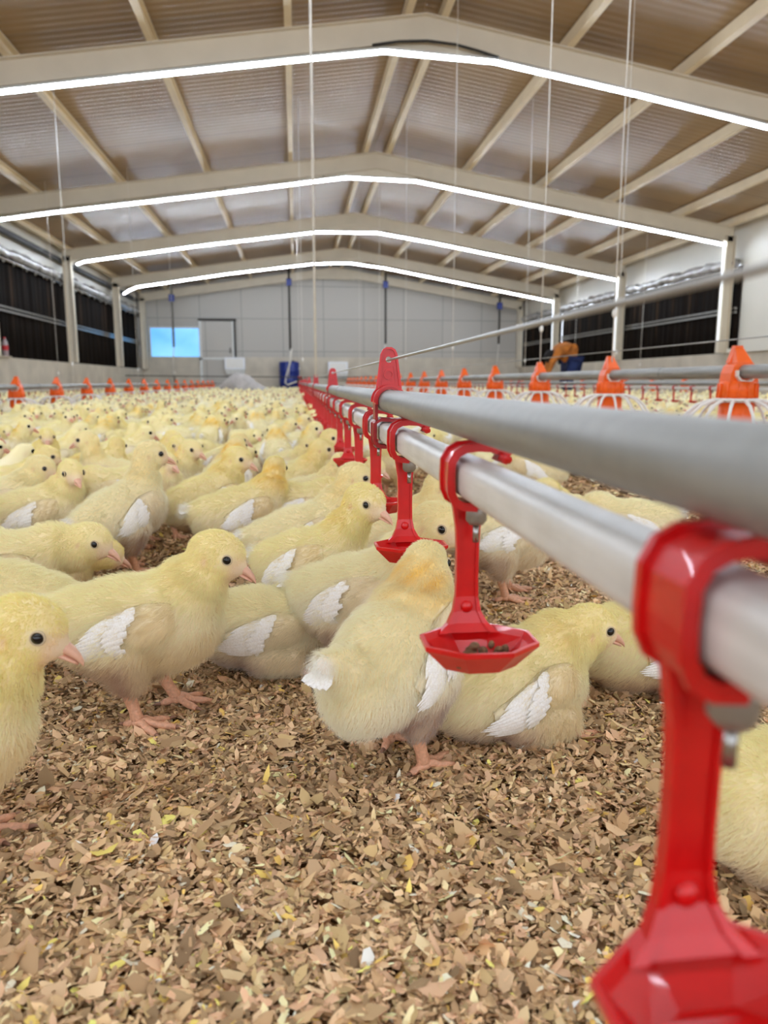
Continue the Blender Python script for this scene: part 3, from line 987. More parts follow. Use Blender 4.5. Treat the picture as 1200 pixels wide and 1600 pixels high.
P = {'pel': (.10, 0, .66), 'sp1': (.06, 0, .78), 'sp2': (-.04, -.04, .88), 'chest': (-.16, -.10, .89), 'neck': (-.27, -.16, .82), 'head': (-.34, -.20, .74), 'crown': (-.40, -.22, .67),
     'lh': (.12, .11, .62), 'lk': (.02, .15, .36), 'la': (.10, .15, .09), 'lf': (-.06, .15, .04), 'rh': (.12, -.11, .62), 'rk': (.02, -.13, .36), 'ra': (.10, -.14, .09), 'rf': (-.06, -.15, .04),
     'ls': (-.14, .08, .87), 'le': (-.26, .14, .64), 'lw': (-.34, .10, .42), 'rs': (-.20, -.26, .86), 're': (-.34, -.30, .66), 'rw': (-.42, -.26, .44), 'lp': (-.36, .09, .36), 'rp': (-.44, -.25, .38)}
def sub_skin(name, chain, rad, mat):
    keys = []
    for e in chain:
        for k in e:
            if k not in keys:
                keys.append(k)
    ix = {k: i for i, k in enumerate(keys)}
    return skinned(name, [P[k] for k in keys], [(ix[a], ix[b]) for a, b in chain], [rad[k] for k in keys], mat, pr)
body_chain = [('pel', 'sp1'), ('sp1', 'sp2'), ('sp2', 'chest'), ('chest', 'neck'), ('neck', 'head'), ('head', 'crown'), ('pel', 'lh'), ('lh', 'lk'), ('lk', 'la'), ('la', 'lf'), ('pel', 'rh'), ('rh', 'rk'), ('rk', 'ra'), ('ra', 'rf'), ('chest', 'ls'), ('ls', 'le'), ('le', 'lw'), ('lw', 'lp'), ('chest', 'rs'), ('rs', 're'), ('re', 'rw'), ('rw', 'rp')]
brad = dict(pel=.13, sp1=.12, sp2=.13, chest=.14, neck=.055, head=.095, crown=.08, lh=.085, lk=.058, la=.04, lf=.035, rh=.085, rk=.058, ra=.04, rf=.035, ls=.06, le=.042, lw=.03, lp=.035, rs=.06, re=.042, rw=.03, rp=.035)
sub_skin('body', body_chain, brad, MAT['person_skin'])
jc = [('pel', 'sp1'), ('sp1', 'sp2'), ('sp2', 'chest'), ('chest', 'ls'), ('ls', 'le'), ('le', 'lw'), ('chest', 'rs'), ('rs', 're'), ('re', 'rw')]
jr = dict(pel=.165, sp1=.165, sp2=.175, chest=.18, ls=.09, le=.065, lw=.05, rs=.09, re=.065, rw=.05)
sub_skin('jacket', jc, jr, MAT['jacket'])
tcn = [('pel', 'lh'), ('lh', 'lk'), ('lk', 'la'), ('pel', 'rh'), ('rh', 'rk'), ('rk', 'ra')]
tr = dict(pel=.155, lh=.115, lk=.085, la=.07, rh=.115, rk=.085, ra=.07)
sub_skin('trousers', tcn, tr, MAT['trouser'])
m = MB(); m.ball((-.35, -.205, .745), (.115, .11, .12), 16, 12); m.build('hair', MAT['hairdark'], pr)
for s in ('l', 'r'):
    a, f_ = Vector(P[s + 'a']), Vector(P[s + 'f'])
    m = MB(); m.tube([a + Vector((0, 0, .16)), a, a + Vector((0, 0, -.03))], [.075, .065, .06], 10); m.tube([a + Vector((.05, 0, -.045)), f_ + Vector((.02, 0, .005)), f_ + Vector((-.06, 0, -.005))], [.042, .045, .03], 10)
    m.build('boot', MAT['boot'], pr)
    w_ = Vector(P[s + 'p'])
    m = MB()
    for k in range(4):
        m.tube([w_ + Vector((-.015, -.03 + .02 * k, 0)), w_ + Vector((-.03, -.032 + .021 * k, -.04)), w_ + Vector((-.02, -.03 + .02 * k, -.075 + .008 * abs(k - 1.5)))], [.011, .010, .008], 6)
    m.tube([w_ + Vector((.01, .03, .01)), w_ + Vector((-.01, .055, -.02)), w_ + Vector((-.02, .055, -.05))], [.012, .011, .009], 6)
    m.build('fingers', MAT['person_skin'], pr)

# ------------------------------------------------------------------ chicks
def srgb(*c):
    return np.array(s2l(tuple(x / 255 for x in c)))
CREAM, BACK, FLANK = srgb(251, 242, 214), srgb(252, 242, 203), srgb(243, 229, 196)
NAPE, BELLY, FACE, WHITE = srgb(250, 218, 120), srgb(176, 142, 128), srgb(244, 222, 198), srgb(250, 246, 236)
def sstep(a, b, x):
    t = np.clip((x - a) / (b - a), 0, 1)
    return t * t * (3 - 2 * t)
def roty(p, a):
    """nose-up pitch a (rad) of a local x,y,z point"""
    c, s = math.cos(a), math.sin(a)
    return np.array([p[0] * c - p[2] * s, p[1], p[0] * s + p[2] * c])

POSES = {
    #          pitch drop  head            yaw pitch sit  nape
    'stand':  (9, 0, (.058, .000, .148), 0, -16, 0, .25),
    'back':   (30, -.012, (.030, .002, .157), 14, -4, 0, 1.0),
    'sit':    (6, .043, (.066, -.006, .086), -6, -8, 1, .55),
    'low':    (-2, .002, (.086, -.003, .116), -8, -14, 0, .35),
    'drink':  (16, 0, (.068, .000, .166), 0, -14, 0, .2),
    'reach':  (17, 0, (.060, .000, .165), 0, -10, 0, .5),
    'rest':   (2, .043, (.076, .006, .058), 10, -16, 1, .35),
    'turnl':  (12, 0, (.048, .014, .154), 60, -10, 0, .8),
    'turnr':  (12, 0, (.048, -.014, .154), -60, -10, 0, .6),
    'peck':   (-12, .002, (.096, .004, .060), 5, -48, 0, .6),
    'tall':   (20, -.002, (.040, -.006, .172), -25, -4, 0, .45),
    'sitl':   (8, .043, (.058, .012, .098), 50, -8, 1, .7),
}
HIP = np.array([-.010, 0, .090])

def pose_frame(name):
    pitch, drop, head, hyaw, hpitch, sit, nape = POSES[name]
    a = R(pitch)
    hip = HIP - np.array([0, 0, drop])
    T = lambda p: hip + roty(np.array(p, float), a)
    hd = np.array(head, float)
    cy, sy = math.cos(R(hyaw)), math.sin(R(hyaw))
    def H(p):
        q = roty(np.array(p, float), R(hpitch))
        return hd + np.array([q[0] * cy - q[1] * sy, q[0] * sy + q[1] * cy, q[2]])
    hf = H((1, 0, 0)) - hd
    tf = roty((1, 0, 0), a)
    Hm = np.array([H((1, 0, 0)) - hd, H((0, 1, 0)) - hd, H((0, 0, 1)) - hd]).T
    return dict(T=T, H=H, hd=hd, hf=hf, tf=tf, a=a, Hm=Hm, sit=sit, nape=nape, hip=hip, nr=.027 if name in ('back', 'tall', 'reach') else .032, tz=.030 if name == 'back' else .0)

def body_shapes(F):
    """ellipsoids (centre, radii, 3x3 rotation) and tapered chains that make up trunk, neck, head and thighs"""
    T, H, a = F['T'], F['H'], F['a']
    Ry = np.array([[math.cos(a), 0, -math.sin(a)], [0, 1, 0], [math.sin(a), 0, math.cos(a)]])
    E = []
    w = 1.10 if F['sit'] else 1.0
    E.append((T((-.014, 0, -.003)), (.062, .043 * w, .043), Ry))
    E.append((T((.026, 0, -.003)), (.042, .039 * w, .042), Ry))
    E.append((T((-.050, 0, .004)), (.034, .032 * w, .033), Ry))
    E.append((T((.024, 0, .014 if F['nr'] > .03 else .008)), (.036, .035, .026), Ry))
    E.append((T((-.030, 0, -.014)), (.036, .034 * w, .032), Ry))
    n0, n3 = T((.042, 0, .014)), H((-.008, 0, -.006))
    n1 = n0 + roty((.022, 0, .026), a)
    n2 = n3 - np.array([0.004, 0, .026]) if n3[2] > n0[2] + .01 else n3 - F['hf'] * .02
    chain = []
    for i in range(15):
        t = i / 14
        p = (1 - t) ** 3 * n0 + 3 * (1 - t) ** 2 * t * n1 + 3 * (1 - t) * t * t * n2 + t ** 3 * n3
        chain.append((p, F['nr'] * (1 - t) ** 1.7 + .0178 * (1 - (1 - t) ** 1.7)))
    # tail
    tz = F['tz']
    for i in range(6):
        t = i / 5
        chain.append((T((-.066 + tz * .25 - (.022 - tz * .25) * t, 0, .014 + .012 * t + tz * (.5 + .5 * t))), .019 - .012 * t))
    # head
    E.append((H((0, 0, .001)), (.0252, .0176, .0212), F['Hm']))
    E.append((H((.008, 0, -.003)), (.0185, .0145, .0165), F['Hm']))
    chain.append((H((.0165, 0, -.0035)), .0112)); chain.append((H((.0200, 0, -.0050)), .0088))
    # thighs
    for s in (1, -1):
        h0 = T((-.014, s * .024, -.012))
        if F['sit']:
            for i in range(6):
                t = i / 5
                chain.append((np.array([-.012 + .030 * t, s * (.033), .024 - .003 * t]), .022 - .003 * t))
        else:
            h1 = np.array([-.010 + (.007 if s > 0 else -.006), s * .0225, .038])
            for i in range(9):
                t = i / 8
                chain.append((h0 * (1 - t) + h1 * t, .029 * (1 - t) ** .8 + .0100 * (1 - (1 - t) ** .8)))
    return E, chain

def make_body(name, voxel):
    F = pose_frame(name)
    E, chain = body_shapes(F)
    m = MB()
    for c, r, rot in E:
        m.ball(c, r, 24, 16, rot=Matrix(rot.tolist()))
    for c, r in chain:
        m.ball(c, r, 16, 10)
    me = m.mesh('tmp', [])
    o = bpy.data.objects.new('tmp', me)
    COL.objects.link(o)
    rm = o.modifiers.new('r', 'REMESH'); rm.mode = 'VOXEL'; rm.voxel_size = voxel
    sm = o.modifiers.new('s', 'SMOOTH'); sm.factor = .5; sm.iterations = max(3, int(10 * .0028 / voxel))
    dg = bpy.context.evaluated_depsgraph_get()
    ev = bpy.data.meshes.new_from_object(o.evaluated_get(dg))
    bpy.data.objects.remove(o)
    bpy.data.meshes.remove(me)
    n = len(ev.vertices)
    V = np.zeros(n * 3); ev.vertices.foreach_get('co', V); V = V.reshape(-1, 3)
    if F['sit']:
        V[:, 2] = np.maximum(V[:, 2], .002)
    ev.calc_loop_triangles()
    tri = np.zeros(len(ev.loop_triangles) * 3, dtype=np.int64); ev.loop_triangles.foreach_get('vertices', tri); tri = tri.reshape(-1, 3)
    bpy.data.meshes.remove(ev)
    return V, tri, F

def vnormals(V, tri):
    fn = np.cross(V[tri[:, 1]] - V[tri[:, 0]], V[tri[:, 2]] - V[tri[:, 0]])
    N = np.zeros_like(V)
    for k in range(3):
        np.add.at(N, tri[:, k], fn)
    return N / np.maximum(np.linalg.norm(N, axis=1, keepdims=True), 1e-12)

def plumage(P, N, F):
    """local plumage colour and length factor at points P (colour is where the bird is that colour)"""
    q = P - F['hip']
    ca, sa = math.cos(-F['a']), math.sin(-F['a'])
    tl = np.stack([q[:, 0] * ca - q[:, 2] * sa, q[:, 1], q[:, 0] * sa + q[:, 2] * ca], 1)      # trunk frame
    hl = (P - F['hd']) @ F['Hm']                                                                  # head frame
    hdist = np.linalg.norm(hl / np.array([1.1, 1, 1]), axis=1)
    whead = 1 - sstep(.022, .034, hdist)
    wneck = (1 - sstep(.03, .062, hdist)) * sstep(-.01, .03, tl[:, 2] + tl[:, 0] * .4)
    c = np.tile(CREAM, (len(P), 1))
    up = sstep(.0, .03, tl[:, 2])
    c = c * (1 - up[:, None]) + BACK * up[:, None]
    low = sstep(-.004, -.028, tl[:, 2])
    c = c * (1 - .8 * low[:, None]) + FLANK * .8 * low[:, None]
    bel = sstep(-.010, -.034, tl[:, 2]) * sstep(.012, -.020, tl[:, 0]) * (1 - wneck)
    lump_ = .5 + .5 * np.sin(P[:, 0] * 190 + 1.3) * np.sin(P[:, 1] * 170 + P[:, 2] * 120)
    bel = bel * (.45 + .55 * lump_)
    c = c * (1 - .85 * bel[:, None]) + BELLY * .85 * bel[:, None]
    # nape
    backness = np.clip(-(N @ F['hf']) * .9 + .50, 0, 1)
    nap = np.maximum(wneck, whead * .8) * backness * F['nape']
    nap = nap * sstep(.012, .030, np.linalg.norm(hl - np.array([.004, 0, .012]), axis=1)) * (1 - .55 * sstep(.55, .95, N[:, 2])) * (.8 + .2 * np.sin(P[:, 2] * 260 + P[:, 1] * 310))
    c = c * (1 - nap[:, None]) + NAPE * nap[:, None]
    hc = np.maximum(whead, .6 * wneck) * .8 * (1 - nap)
    c = c * (1 - hc[:, None]) + srgb(252, 240, 188) * hc[:, None]
    face = whead * sstep(.010, .019, hl[:, 0]) * sstep(.012, -.003, hl[:, 2])
    c = c * (1 - .75 * face[:, None]) + FACE * .75 * face[:, None]
    ear = np.exp(-(((hl[:, 0] + .006) / .0022) ** 2 + ((hl[:, 2] + .003) / .0036) ** 2)) * (np.abs(hl[:, 1]) > .008) * whead
    c = c * (1 - .5 * ear[:, None]) + srgb(214, 168, 138) * .5 * ear[:, None]
    tail = 1 - sstep(.006, .014, np.linalg.norm(tl - np.array([-.086 + F['tz'] * .25, 0, .026 + F['tz']]), axis=1))
    c = c * (1 - tail[:, None]) + WHITE * tail[:, None]
    L = .0078 * (1 - whead) + .0040 * whead
    L = L * (1 - .25 * wneck) * (1 - .45 * bel) * (1 + .35 * tail)
    ed = np.minimum(np.linalg.norm(hl - np.array([.0115, .0142, .003]), axis=1), np.linalg.norm(hl - np.array([.0115, -.0142, .003]), axis=1))
    keep = sstep(.0042, .0075, ed) * (1 - .85 * ear)
    bk = np.linalg.norm(hl - np.array([.026, 0, -.007]), axis=1)
    keep *= sstep(.0085, .0145, bk)
    L = L * (.35 + .65 * sstep(.005, .014, ed)) * (.35 + .65 * sstep(.010, .022, bk))
    keep *= (1 - .45 * bel)
    return c, L, keep, whead, wneck

def make_down(nm, V, tri, F, count, rad, lscale, extra=None, seed=1):
    q = np.random.default_rng(seed)
    Nn = vnormals(V, tri)
    A = np.linalg.norm(np.cross(V[tri[:, 1]] - V[tri[:, 0]], V[tri[:, 2]] - V[tri[:, 0]]), axis=1)
    cen = V[tri].mean(1)
    hw = np.linalg.norm(cen - F['hd'], axis=1) < .04
    pr_ = A * np.where(hw, 2.2, 1.0)
    ti = q.choice(len(tri), count, p=pr_ / pr_.sum())
    u, v = q.random(count), q.random(count)
    fl = u + v > 1
    u[fl], v[fl] = 1 - u[fl], 1 - v[fl]
    b = np.stack([1 - u - v, u, v], 1)[:, :, None]
    P = (V[tri[ti]] * b).sum(1)
    N = (Nn[tri[ti]] * b).sum(1)
    N /= np.linalg.norm(N, axis=1, keepdims=True)
    c, L, keep, wh, wn = plumage(P, N, F)
    ok = (q.random(count) < keep) & ((P[:, 2] > .004) | (N[:, 2] > -.2))
    if extra is not None:                       # down on the front of the wings
        EP, EN = extra
        P = np.concatenate([P[ok], EP]); N = np.concatenate([N[ok], EN])
        wcol = np.tile((CREAM + FLANK) / 2 * np.array([1.0, .98, .96]), (len(EP), 1))
        c = np.concatenate([c[ok], wcol]); L = np.concatenate([L[ok], np.full(len(EP), .0082)])
        wh = np.concatenate([wh[ok], np.zeros(len(EP))]); wn = np.concatenate([wn[ok], np.zeros(len(EP))])
    else:
        P, N, c, L, wh, wn = P[ok], N[ok], c[ok], L[ok], wh[ok], wn[ok]
    n = len(P)
    w = np.clip(wh + .6 * wn, 0, 1)[:, None]
    flow = -(np.array(F['tf'])[None] * (1 - w) + (F['hf'] + np.array([0, 0, .8]))[None] * w) + np.array([0, 0, -.55])
    flow = flow - N * (flow * N).sum(1, keepdims=True)
    flow /= np.maximum(np.linalg.norm(flow, axis=1, keepdims=True), 1e-9)
    # tufts: neighbouring hairs lean the same way
    cell = np.floor(P / .0045).astype(np.int64)
    hsh = (cell[:, 0] * 73856093) ^ (cell[:, 1] * 19349663) ^ (cell[:, 2] * 83492791)
    def hrand(k):
        x = np.sin((hsh % 100003) * (12.9898 + k)) * 43758.5453
        return x - np.floor(x) - .5
    tuft = np.stack([hrand(0), hrand(1.7), hrand(3.1)], 1)
    d = N * .72 + flow * .78 + tuft * .34 + q.normal(0, .16, (n, 3))
    d /= np.linalg.norm(d, axis=1, keepdims=True)
    Ln = (L * lscale * (.55 + .75 * q.random(n)))[:, None]
    p0 = P - N * .0006
    p1 = P + d * Ln * .5
    p2 = P + d * Ln * .95 + flow * Ln * .22 + np.array([0, 0, -.06]) * Ln
    p2[:, 2] = np.maximum(p2[:, 2], .0025); p1[:, 2] = np.maximum(p1[:, 2], .0025)
    pts = np.stack([p0, p1, p2], 1).reshape(-1, 3)
    cu = bpy.data.hair_curves.new(nm)
    cu.add_curves([3] * n)
    cu.attributes['position'].data.foreach_set('vector', pts.astype(np.float32).ravel())
    ra = cu.attributes.get('radius') or cu.attributes.new('radius', 'FLOAT', 'POINT')
    ra.data.foreach_set('value', np.tile(np.array([1.0, .8, .25]) * rad, n).astype(np.float32))
    c = c * (.93 + .14 * q.random(n))[:, None]
    c4 = np.concatenate([np.repeat(np.clip(c, 0, .95), 3, 0), np.ones((n * 3, 1))], 1)
    ca_ = cu.attributes.new('col', 'FLOAT_COLOR', 'POINT')
    ca_.data.foreach_set('color', c4.astype(np.float32).ravel())
    cu.materials.append(MAT['down'])
    return cu

def col_mesh(name, V, faces, cols, mat):
    me = bpy.data.meshes.new(name)
    me.from_pydata(V.tolist() if hasattr(V, 'tolist') else V, [], faces.tolist() if hasattr(faces, 'tolist') else faces)
    at = me.attributes.new('col', 'FLOAT_COLOR', 'POINT')
    c4 = np.concatenate([cols, np.ones((len(cols), 1))], 1).astype(np.float32)
    at.data.foreach_set('color', c4.ravel())
    me.materials.append(mat)
    me.polygons.foreach_set('use_smooth', [True] * len(me.polygons))
    me.update()
    return me

def wing_geo(F, s, seed, droop=0.0, low=False):
    """one folded wing: downy shoulder shell (slot 0) and layered white flight feathers (slot 1)"""
    T = F['T']
    q = np.random.default_rng(seed)
    w = 1.10 if F['sit'] else 1.0
    def ysurf(x, z):
        y = .0
        for c, r in (((-.014, -.003), (.062, .043 * w, .043)), ((.026, -.003), (.042, .039 * w, .042)), ((.026, .016), (.036, .035, .026)), ((-.05, .004), (.034, .032 * w, .033))):
            k = 1 - ((x - c[0]) / r[0]) ** 2 - ((z - c[1]) / r[2]) ** 2
            if k > 0:
                y = max(y, r[1] * math.sqrt(k))
        return y
    m = MB()
    nu, nv = (14, 9) if not low else (7, 4)
    def wsurf(t, v, lift):
        """a point on the folded wing: t runs front to back, v from lower to upper edge"""
        x = .042 - .094 * t
        zc = .0085 - .0125 * t - droop * t
        hh = .0205 * (max(0.0, math.sin(math.pi * (.07 + .86 * t ** .85))) ** .62) * (1 - .22 * t)
        z = zc + v * hh
        th = .0066 * math.sqrt(max(0, 1 - v * v)) * (math.sin(math.pi * min(1, .015 + .95 * t)) ** .6) * (1 - .3 * t)
        y = max(ysurf(x, z), .024 if t < .8 else .020) + .0008
        return T((x, s * (y + th + lift), z)), T((x, s * (y - .004), z))
    top, bot = [], []
    for i in range(nu + 1):
        for j in range(nv + 1):
            a_, b_ = wsurf(.86 * i / nu, -1 + 2 * j / nv, 0)
            top.append(a_); bot.append(b_)
    n = len(top)
    fs = []
    W = nv + 1
    for i in range(nu):
        for j in range(nv):
            a, b, c, d = i * W + j, (i + 1) * W + j, (i + 1) * W + j + 1, i * W + j + 1
            fs.append((a, b, c, d) if s < 0 else (d, c, b, a))
            fs.append((n + d, n + c, n + b, n + a) if s < 0 else (n + a, n + b, n + c, n + d))
    for i in range(nu):
        for j in (0, nv):
            a, b = i * W + j, (i + 1) * W + j
            fs.append((a, n + a, n + b, b))
    for j in range(nv):
        for i in (0, nu):
            a, b = i * W + j, i * W + j + 1
            fs.append((a, b, n + b, n + a))
    m.add(top + bot, fs, 0)
    shell_top = np.array(top)
    # long flight feathers lying along the wing, shorter coverts over their roots
    rows = [(9, .40, 1.0, .0012), (8, .34, .68, .0030)] if not low else [(3, .36, .98, .0015)]
    for cnt, ta, tb, lift in rows:
        for k in range(cnt):
            vc = -.86 + 1.72 * k / (cnt - 1)
            hw = 1.35 / cnt
            t0 = ta - .09 * vc + .03 * vc * vc + .09 * q.random()
            t1 = tb - .13 * vc * vc - .05 * q.random() - (.10 * max(0, vc))
            vs, ff = [], []
            na = 8 if not low else 3
            for i in range(na + 1):
                u = i / na
                wl = hw * min(1, .55 + 1.6 * u) * math.sqrt(max(.03, 1 - max(0, (u - .70) / .30) ** 2))
                for j in (-1, 0, 1):
                    vv = max(-1.02, min(1.02, vc + j * wl))
                    tt = t0 + (t1 - t0) * u - (.012 * abs(j) * u)
                    p_ = wsurf(tt, vv, lift + .0010 * (1 - abs(j)) + .00035 * (cnt - k) + .0012 * u)[0]
                    vs.append(p_)
            for i in range(na):
                for j in range(2):
                    a, b, c, d = i * 3 + j, (i + 1) * 3 + j, (i + 1) * 3 + j + 1, i * 3 + j + 1
                    ff.append((a, b, c, d) if s < 0 else (d, c, b, a))
            m.add(vs, ff, 1)
    return m, shell_top, (nu, nv)

def beak_geo(F, low=False):
    H = F['H']
    m = MB()
    n = 10 if not low else 6
    def loft(secs):
        vs, fs = [], []
        for (x, z, hw, hh) in secs:
            for k in range(n):
                a = 2 * math.pi * k / n
                vs.append(H((.0172 + (x - .0170) * 1.0, .92 * hw * math.cos(a), z + .95 * hh * math.sin(a))))
        for i in range(len(secs) - 1):
            for k in range(n):
                k2 = (k + 1) % n
                fs.append((i * n + k, (i + 1) * n + k, (i + 1) * n + k2, i * n + k2))
        fs.append(tuple(range(n)))
        fs.append(tuple((len(secs) - 1) * n + k for k in range(n - 1, -1, -1)))
        m.add(vs, fs)
    loft([(.0170, -.0030, .0088, .0062), (.0220, -.0040, .0074, .0054), (.0265, -.0055, .0058, .0044), (.0310, -.0075, .0043, .0036), (.0350, -.0102, .0028, .0028), (.0378, -.0130, .0012, .0018), (.0384, -.0146, .0005, .0008)])
    loft([(.0165, -.0085, .0074, .0026), (.0220, -.0096, .0062, .0022), (.0275, -.0112, .0046, .0019), (.0325, -.0130, .0028, .0014), (.0352, -.0142, .0010, .0007)])
    return m

def leg_geo(F, s):
    m = MB()
    if F['sit']:
        foot = np.array([.030, s * .036, .006]); hock = np.array([-.004, s * .036, .012])
        sw = .5
    else:
        dx = .012 if s > 0 else -.008
        foot = np.array([dx - .002, s * .0245, .007]); hock = np.array([-.012 + (.007 if s > 0 else -.006), s * .0225, .040])
        sw = 1
    sh = [hock + np.array([.001, 0, .006]), hock, hock * .65 + foot * .35 + np.array([-.001, 0, 0]), hock * .3 + foot * .7, foot + np.array([-.001, 0, .004]), foot]
    m.tube(sh, [.0072, .0072, .0056, .0050, .0056, .0048], 12)
    m.ball(foot, (.0062, .0060, .0048), 10, 8)
    ln = .8 if F['sit'] else 1
    for ang, L in ((s * 4, .037), (s * 4 + 38, .030), (s * 4 - 36, .029), (180 + s * 16, .015)):
        d = np.array([math.cos(R(ang)), math.sin(R(ang)), 0]); L = L * ln
        g = -foot[2] + .0030
        p = [foot, foot + d * L * .22 + np.array([0, 0, .0006]), foot + d * L * .42 + np.array([0, 0, g * .55]), foot + d * L * .66 + np.array([0, 0, g * .72]), foot + d * L * .9 + np.array([0, 0, g])]
        m.tube(p, [.0044, .0038, .0033, .0034, .0024], 9)
        m.tube([p[-1], p[-1] + d * .004 + np.array([0, 0, .0004]), p[-1] + d * .0075 + np.array([0, 0, -.0008])], [.0019, .0013, .0003], 7, 1)
    return m

def eye_geo(F, s):
    m = MB()
    c = F['H']((.0115, s * .0145, .003))
    m.ball(c, .0040, 14, 10)
    ring = []
    for k in range(17):
        a = 2 * math.pi * k / 16
        ring.append(F['H']((.0115 + .0041 * math.cos(a), s * .0158, .003 + .0041 * math.sin(a))))
    m.tube(ring, .0008, 6, 1, cap=False)
    return m

def tail_geo(F):
    m = MB()
    for k in range(5):
        a = R(-22 + 11 * k)
        vs, fs = [], []
        for i in range(5):
            t = i / 4
            wl = .0038 * (.5 + 1.2 * t) * (1 - max(0, (t - .7) / .3) ** 2 * .7)
            for j in (-1, 0, 1):
                L = .026 * t
                vs.append(F['T']((-.074 + F['tz'] * .25 - L * math.cos(a) * .95 + 0, L * math.sin(a) + wl * j * math.cos(a), .020 + F['tz'] * .9 + L * .30 - L * L * 6 + .0016 * (1 - abs(j)) + .0004 * k)))
        for i in range(4):
            for j in range(2):
                a0, b0, c0, d0 = i * 3 + j, (i + 1) * 3 + j, (i + 1) * 3 + j + 1, i * 3 + j + 1
                fs.append((a0, d0, c0, b0))
        m.add(vs, fs)
    return m

def tri_of(m):
    out, mi = [], []
    for f, k in zip(m.f, m.mi):
        for i in range(1, len(f) - 1):
            out.append((f[0], f[i], f[i + 1])); mi.append(k)
    return np.array(out), np.array(mi)

def make_chick(pose, count, rad, voxel, seed, lscale=1.0):
    """a full chick with its parts; returns its Empty"""
    V, tri, F = make_body(pose, voxel)
    N = vnormals(V, tri)
    c, L, keep, wh, wn = plumage(V, N, F)
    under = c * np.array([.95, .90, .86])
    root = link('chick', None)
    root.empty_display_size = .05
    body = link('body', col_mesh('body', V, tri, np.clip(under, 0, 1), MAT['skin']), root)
    EP, EN = [], []
    q = np.random.default_rng(seed + 50)
    for s in (1, -1):
        m, st, (nu, nv) = wing_geo(F, s, seed + s, droop=.012 if pose == 'sit' else .002)
        w = m.build('wing', [MAT['skin'], MAT['feather']], root)
        at = w.data.attributes.new('col', 'FLOAT_COLOR', 'POINT')
        at.data.foreach_set('color', np.tile(np.append(CREAM * np.array([.95, .9, .84]), 1), len(m.v)).astype(np.float32))
        W = nv + 1
        nn = int(count * .028)
        G = st.reshape(nu + 1, W, 3)
        i = q.random(nn) ** 1.1 * nu * .68
        j = q.random(nn) * nv
        i0 = np.minimum(i.astype(int), nu - 1); j0 = np.minimum(j.astype(int), nv - 1)
        fi, fj = (i - i0)[:, None], (j - j0)[:, None]
        p = G[i0, j0] * (1 - fi) * (1 - fj) + G[i0 + 1, j0] * fi * (1 - fj) + G[i0, j0 + 1] * (1 - fi) * fj + G[i0 + 1, j0 + 1] * fi * fj
        e1 = G[i0 + 1, j0] - G[i0, j0]; e2 = G[i0, j0 + 1] - G[i0, j0]
        nrm = np.cross(e1, e2); nrm /= np.maximum(np.linalg.norm(nrm, axis=1, keepdims=True), 1e-9)
        nrm *= np.where(nrm[:, 1:2] * s > 0, 1, -1)
        EP.append(p); EN.append(nrm)
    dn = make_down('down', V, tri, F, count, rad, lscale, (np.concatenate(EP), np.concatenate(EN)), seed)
    link('down', dn, body)
    beak_geo(F).build('beak', MAT['beak'], root)
    for s in (1, -1):
        eye_geo(F, s).build('eye', [MAT['eye'], MAT['eyelid']], root)
        leg_geo(F, s).build('leg', [MAT['leg'], MAT['claw']], root)
    tail_geo(F).build('tail', MAT['feather'], root)
    return root

BEAKC, LEGC, EYEC, FEATH = srgb(224, 166, 140), srgb(214, 156, 124), srgb(16, 13, 12), srgb(248, 246, 240)
def flat_chick(pose, voxel):
    """small far bird: everything in one coloured mesh"""
    V, tri, F = make_body(pose, voxel)
    N = vnormals(V, tri)
    c = plumage(V, N, F)[0]
    Vs, Ts, Cs = [V], [tri], [c]
    o = len(V)
    def put(m, cols):
        nonlocal o
        t, mi = tri_of(m)
        v = np.array([tuple(p) for p in m.v])
        Vs.append(v); Ts.append(t + o)
        if cols is None:
            cc = np.tile((CREAM + FLANK) / 2, (len(v), 1)); cc[np.unique(t[mi == 1])] = FEATH
        else:
            cc = np.tile(cols, (len(v), 1))
        Cs.append(cc); o += len(v)
    for s in (1, -1):
        put(wing_geo(F, s, 3, low=True)[0], None)
        m = MB(); m.ball(F['H']((.0115, s * .0140, .003)), .0048, 6, 4); put(m, EYEC)
        if not F['sit']:
            m = MB(); dx = .012 if s > 0 else -.008
            m.tube([(-.011, s * .0225, .042), (dx, s * .0245, .004)], [.007, .005], 5); m.tube([(dx - .012, s * .0245, .003), (dx + .03, s * .026, .002)], .003, 5); put(m, LEGC)
    put(beak_geo(F, True), BEAKC)
    return np.concatenate(Vs), np.concatenate(Ts), np.concatenate(Cs), (V, tri, F)

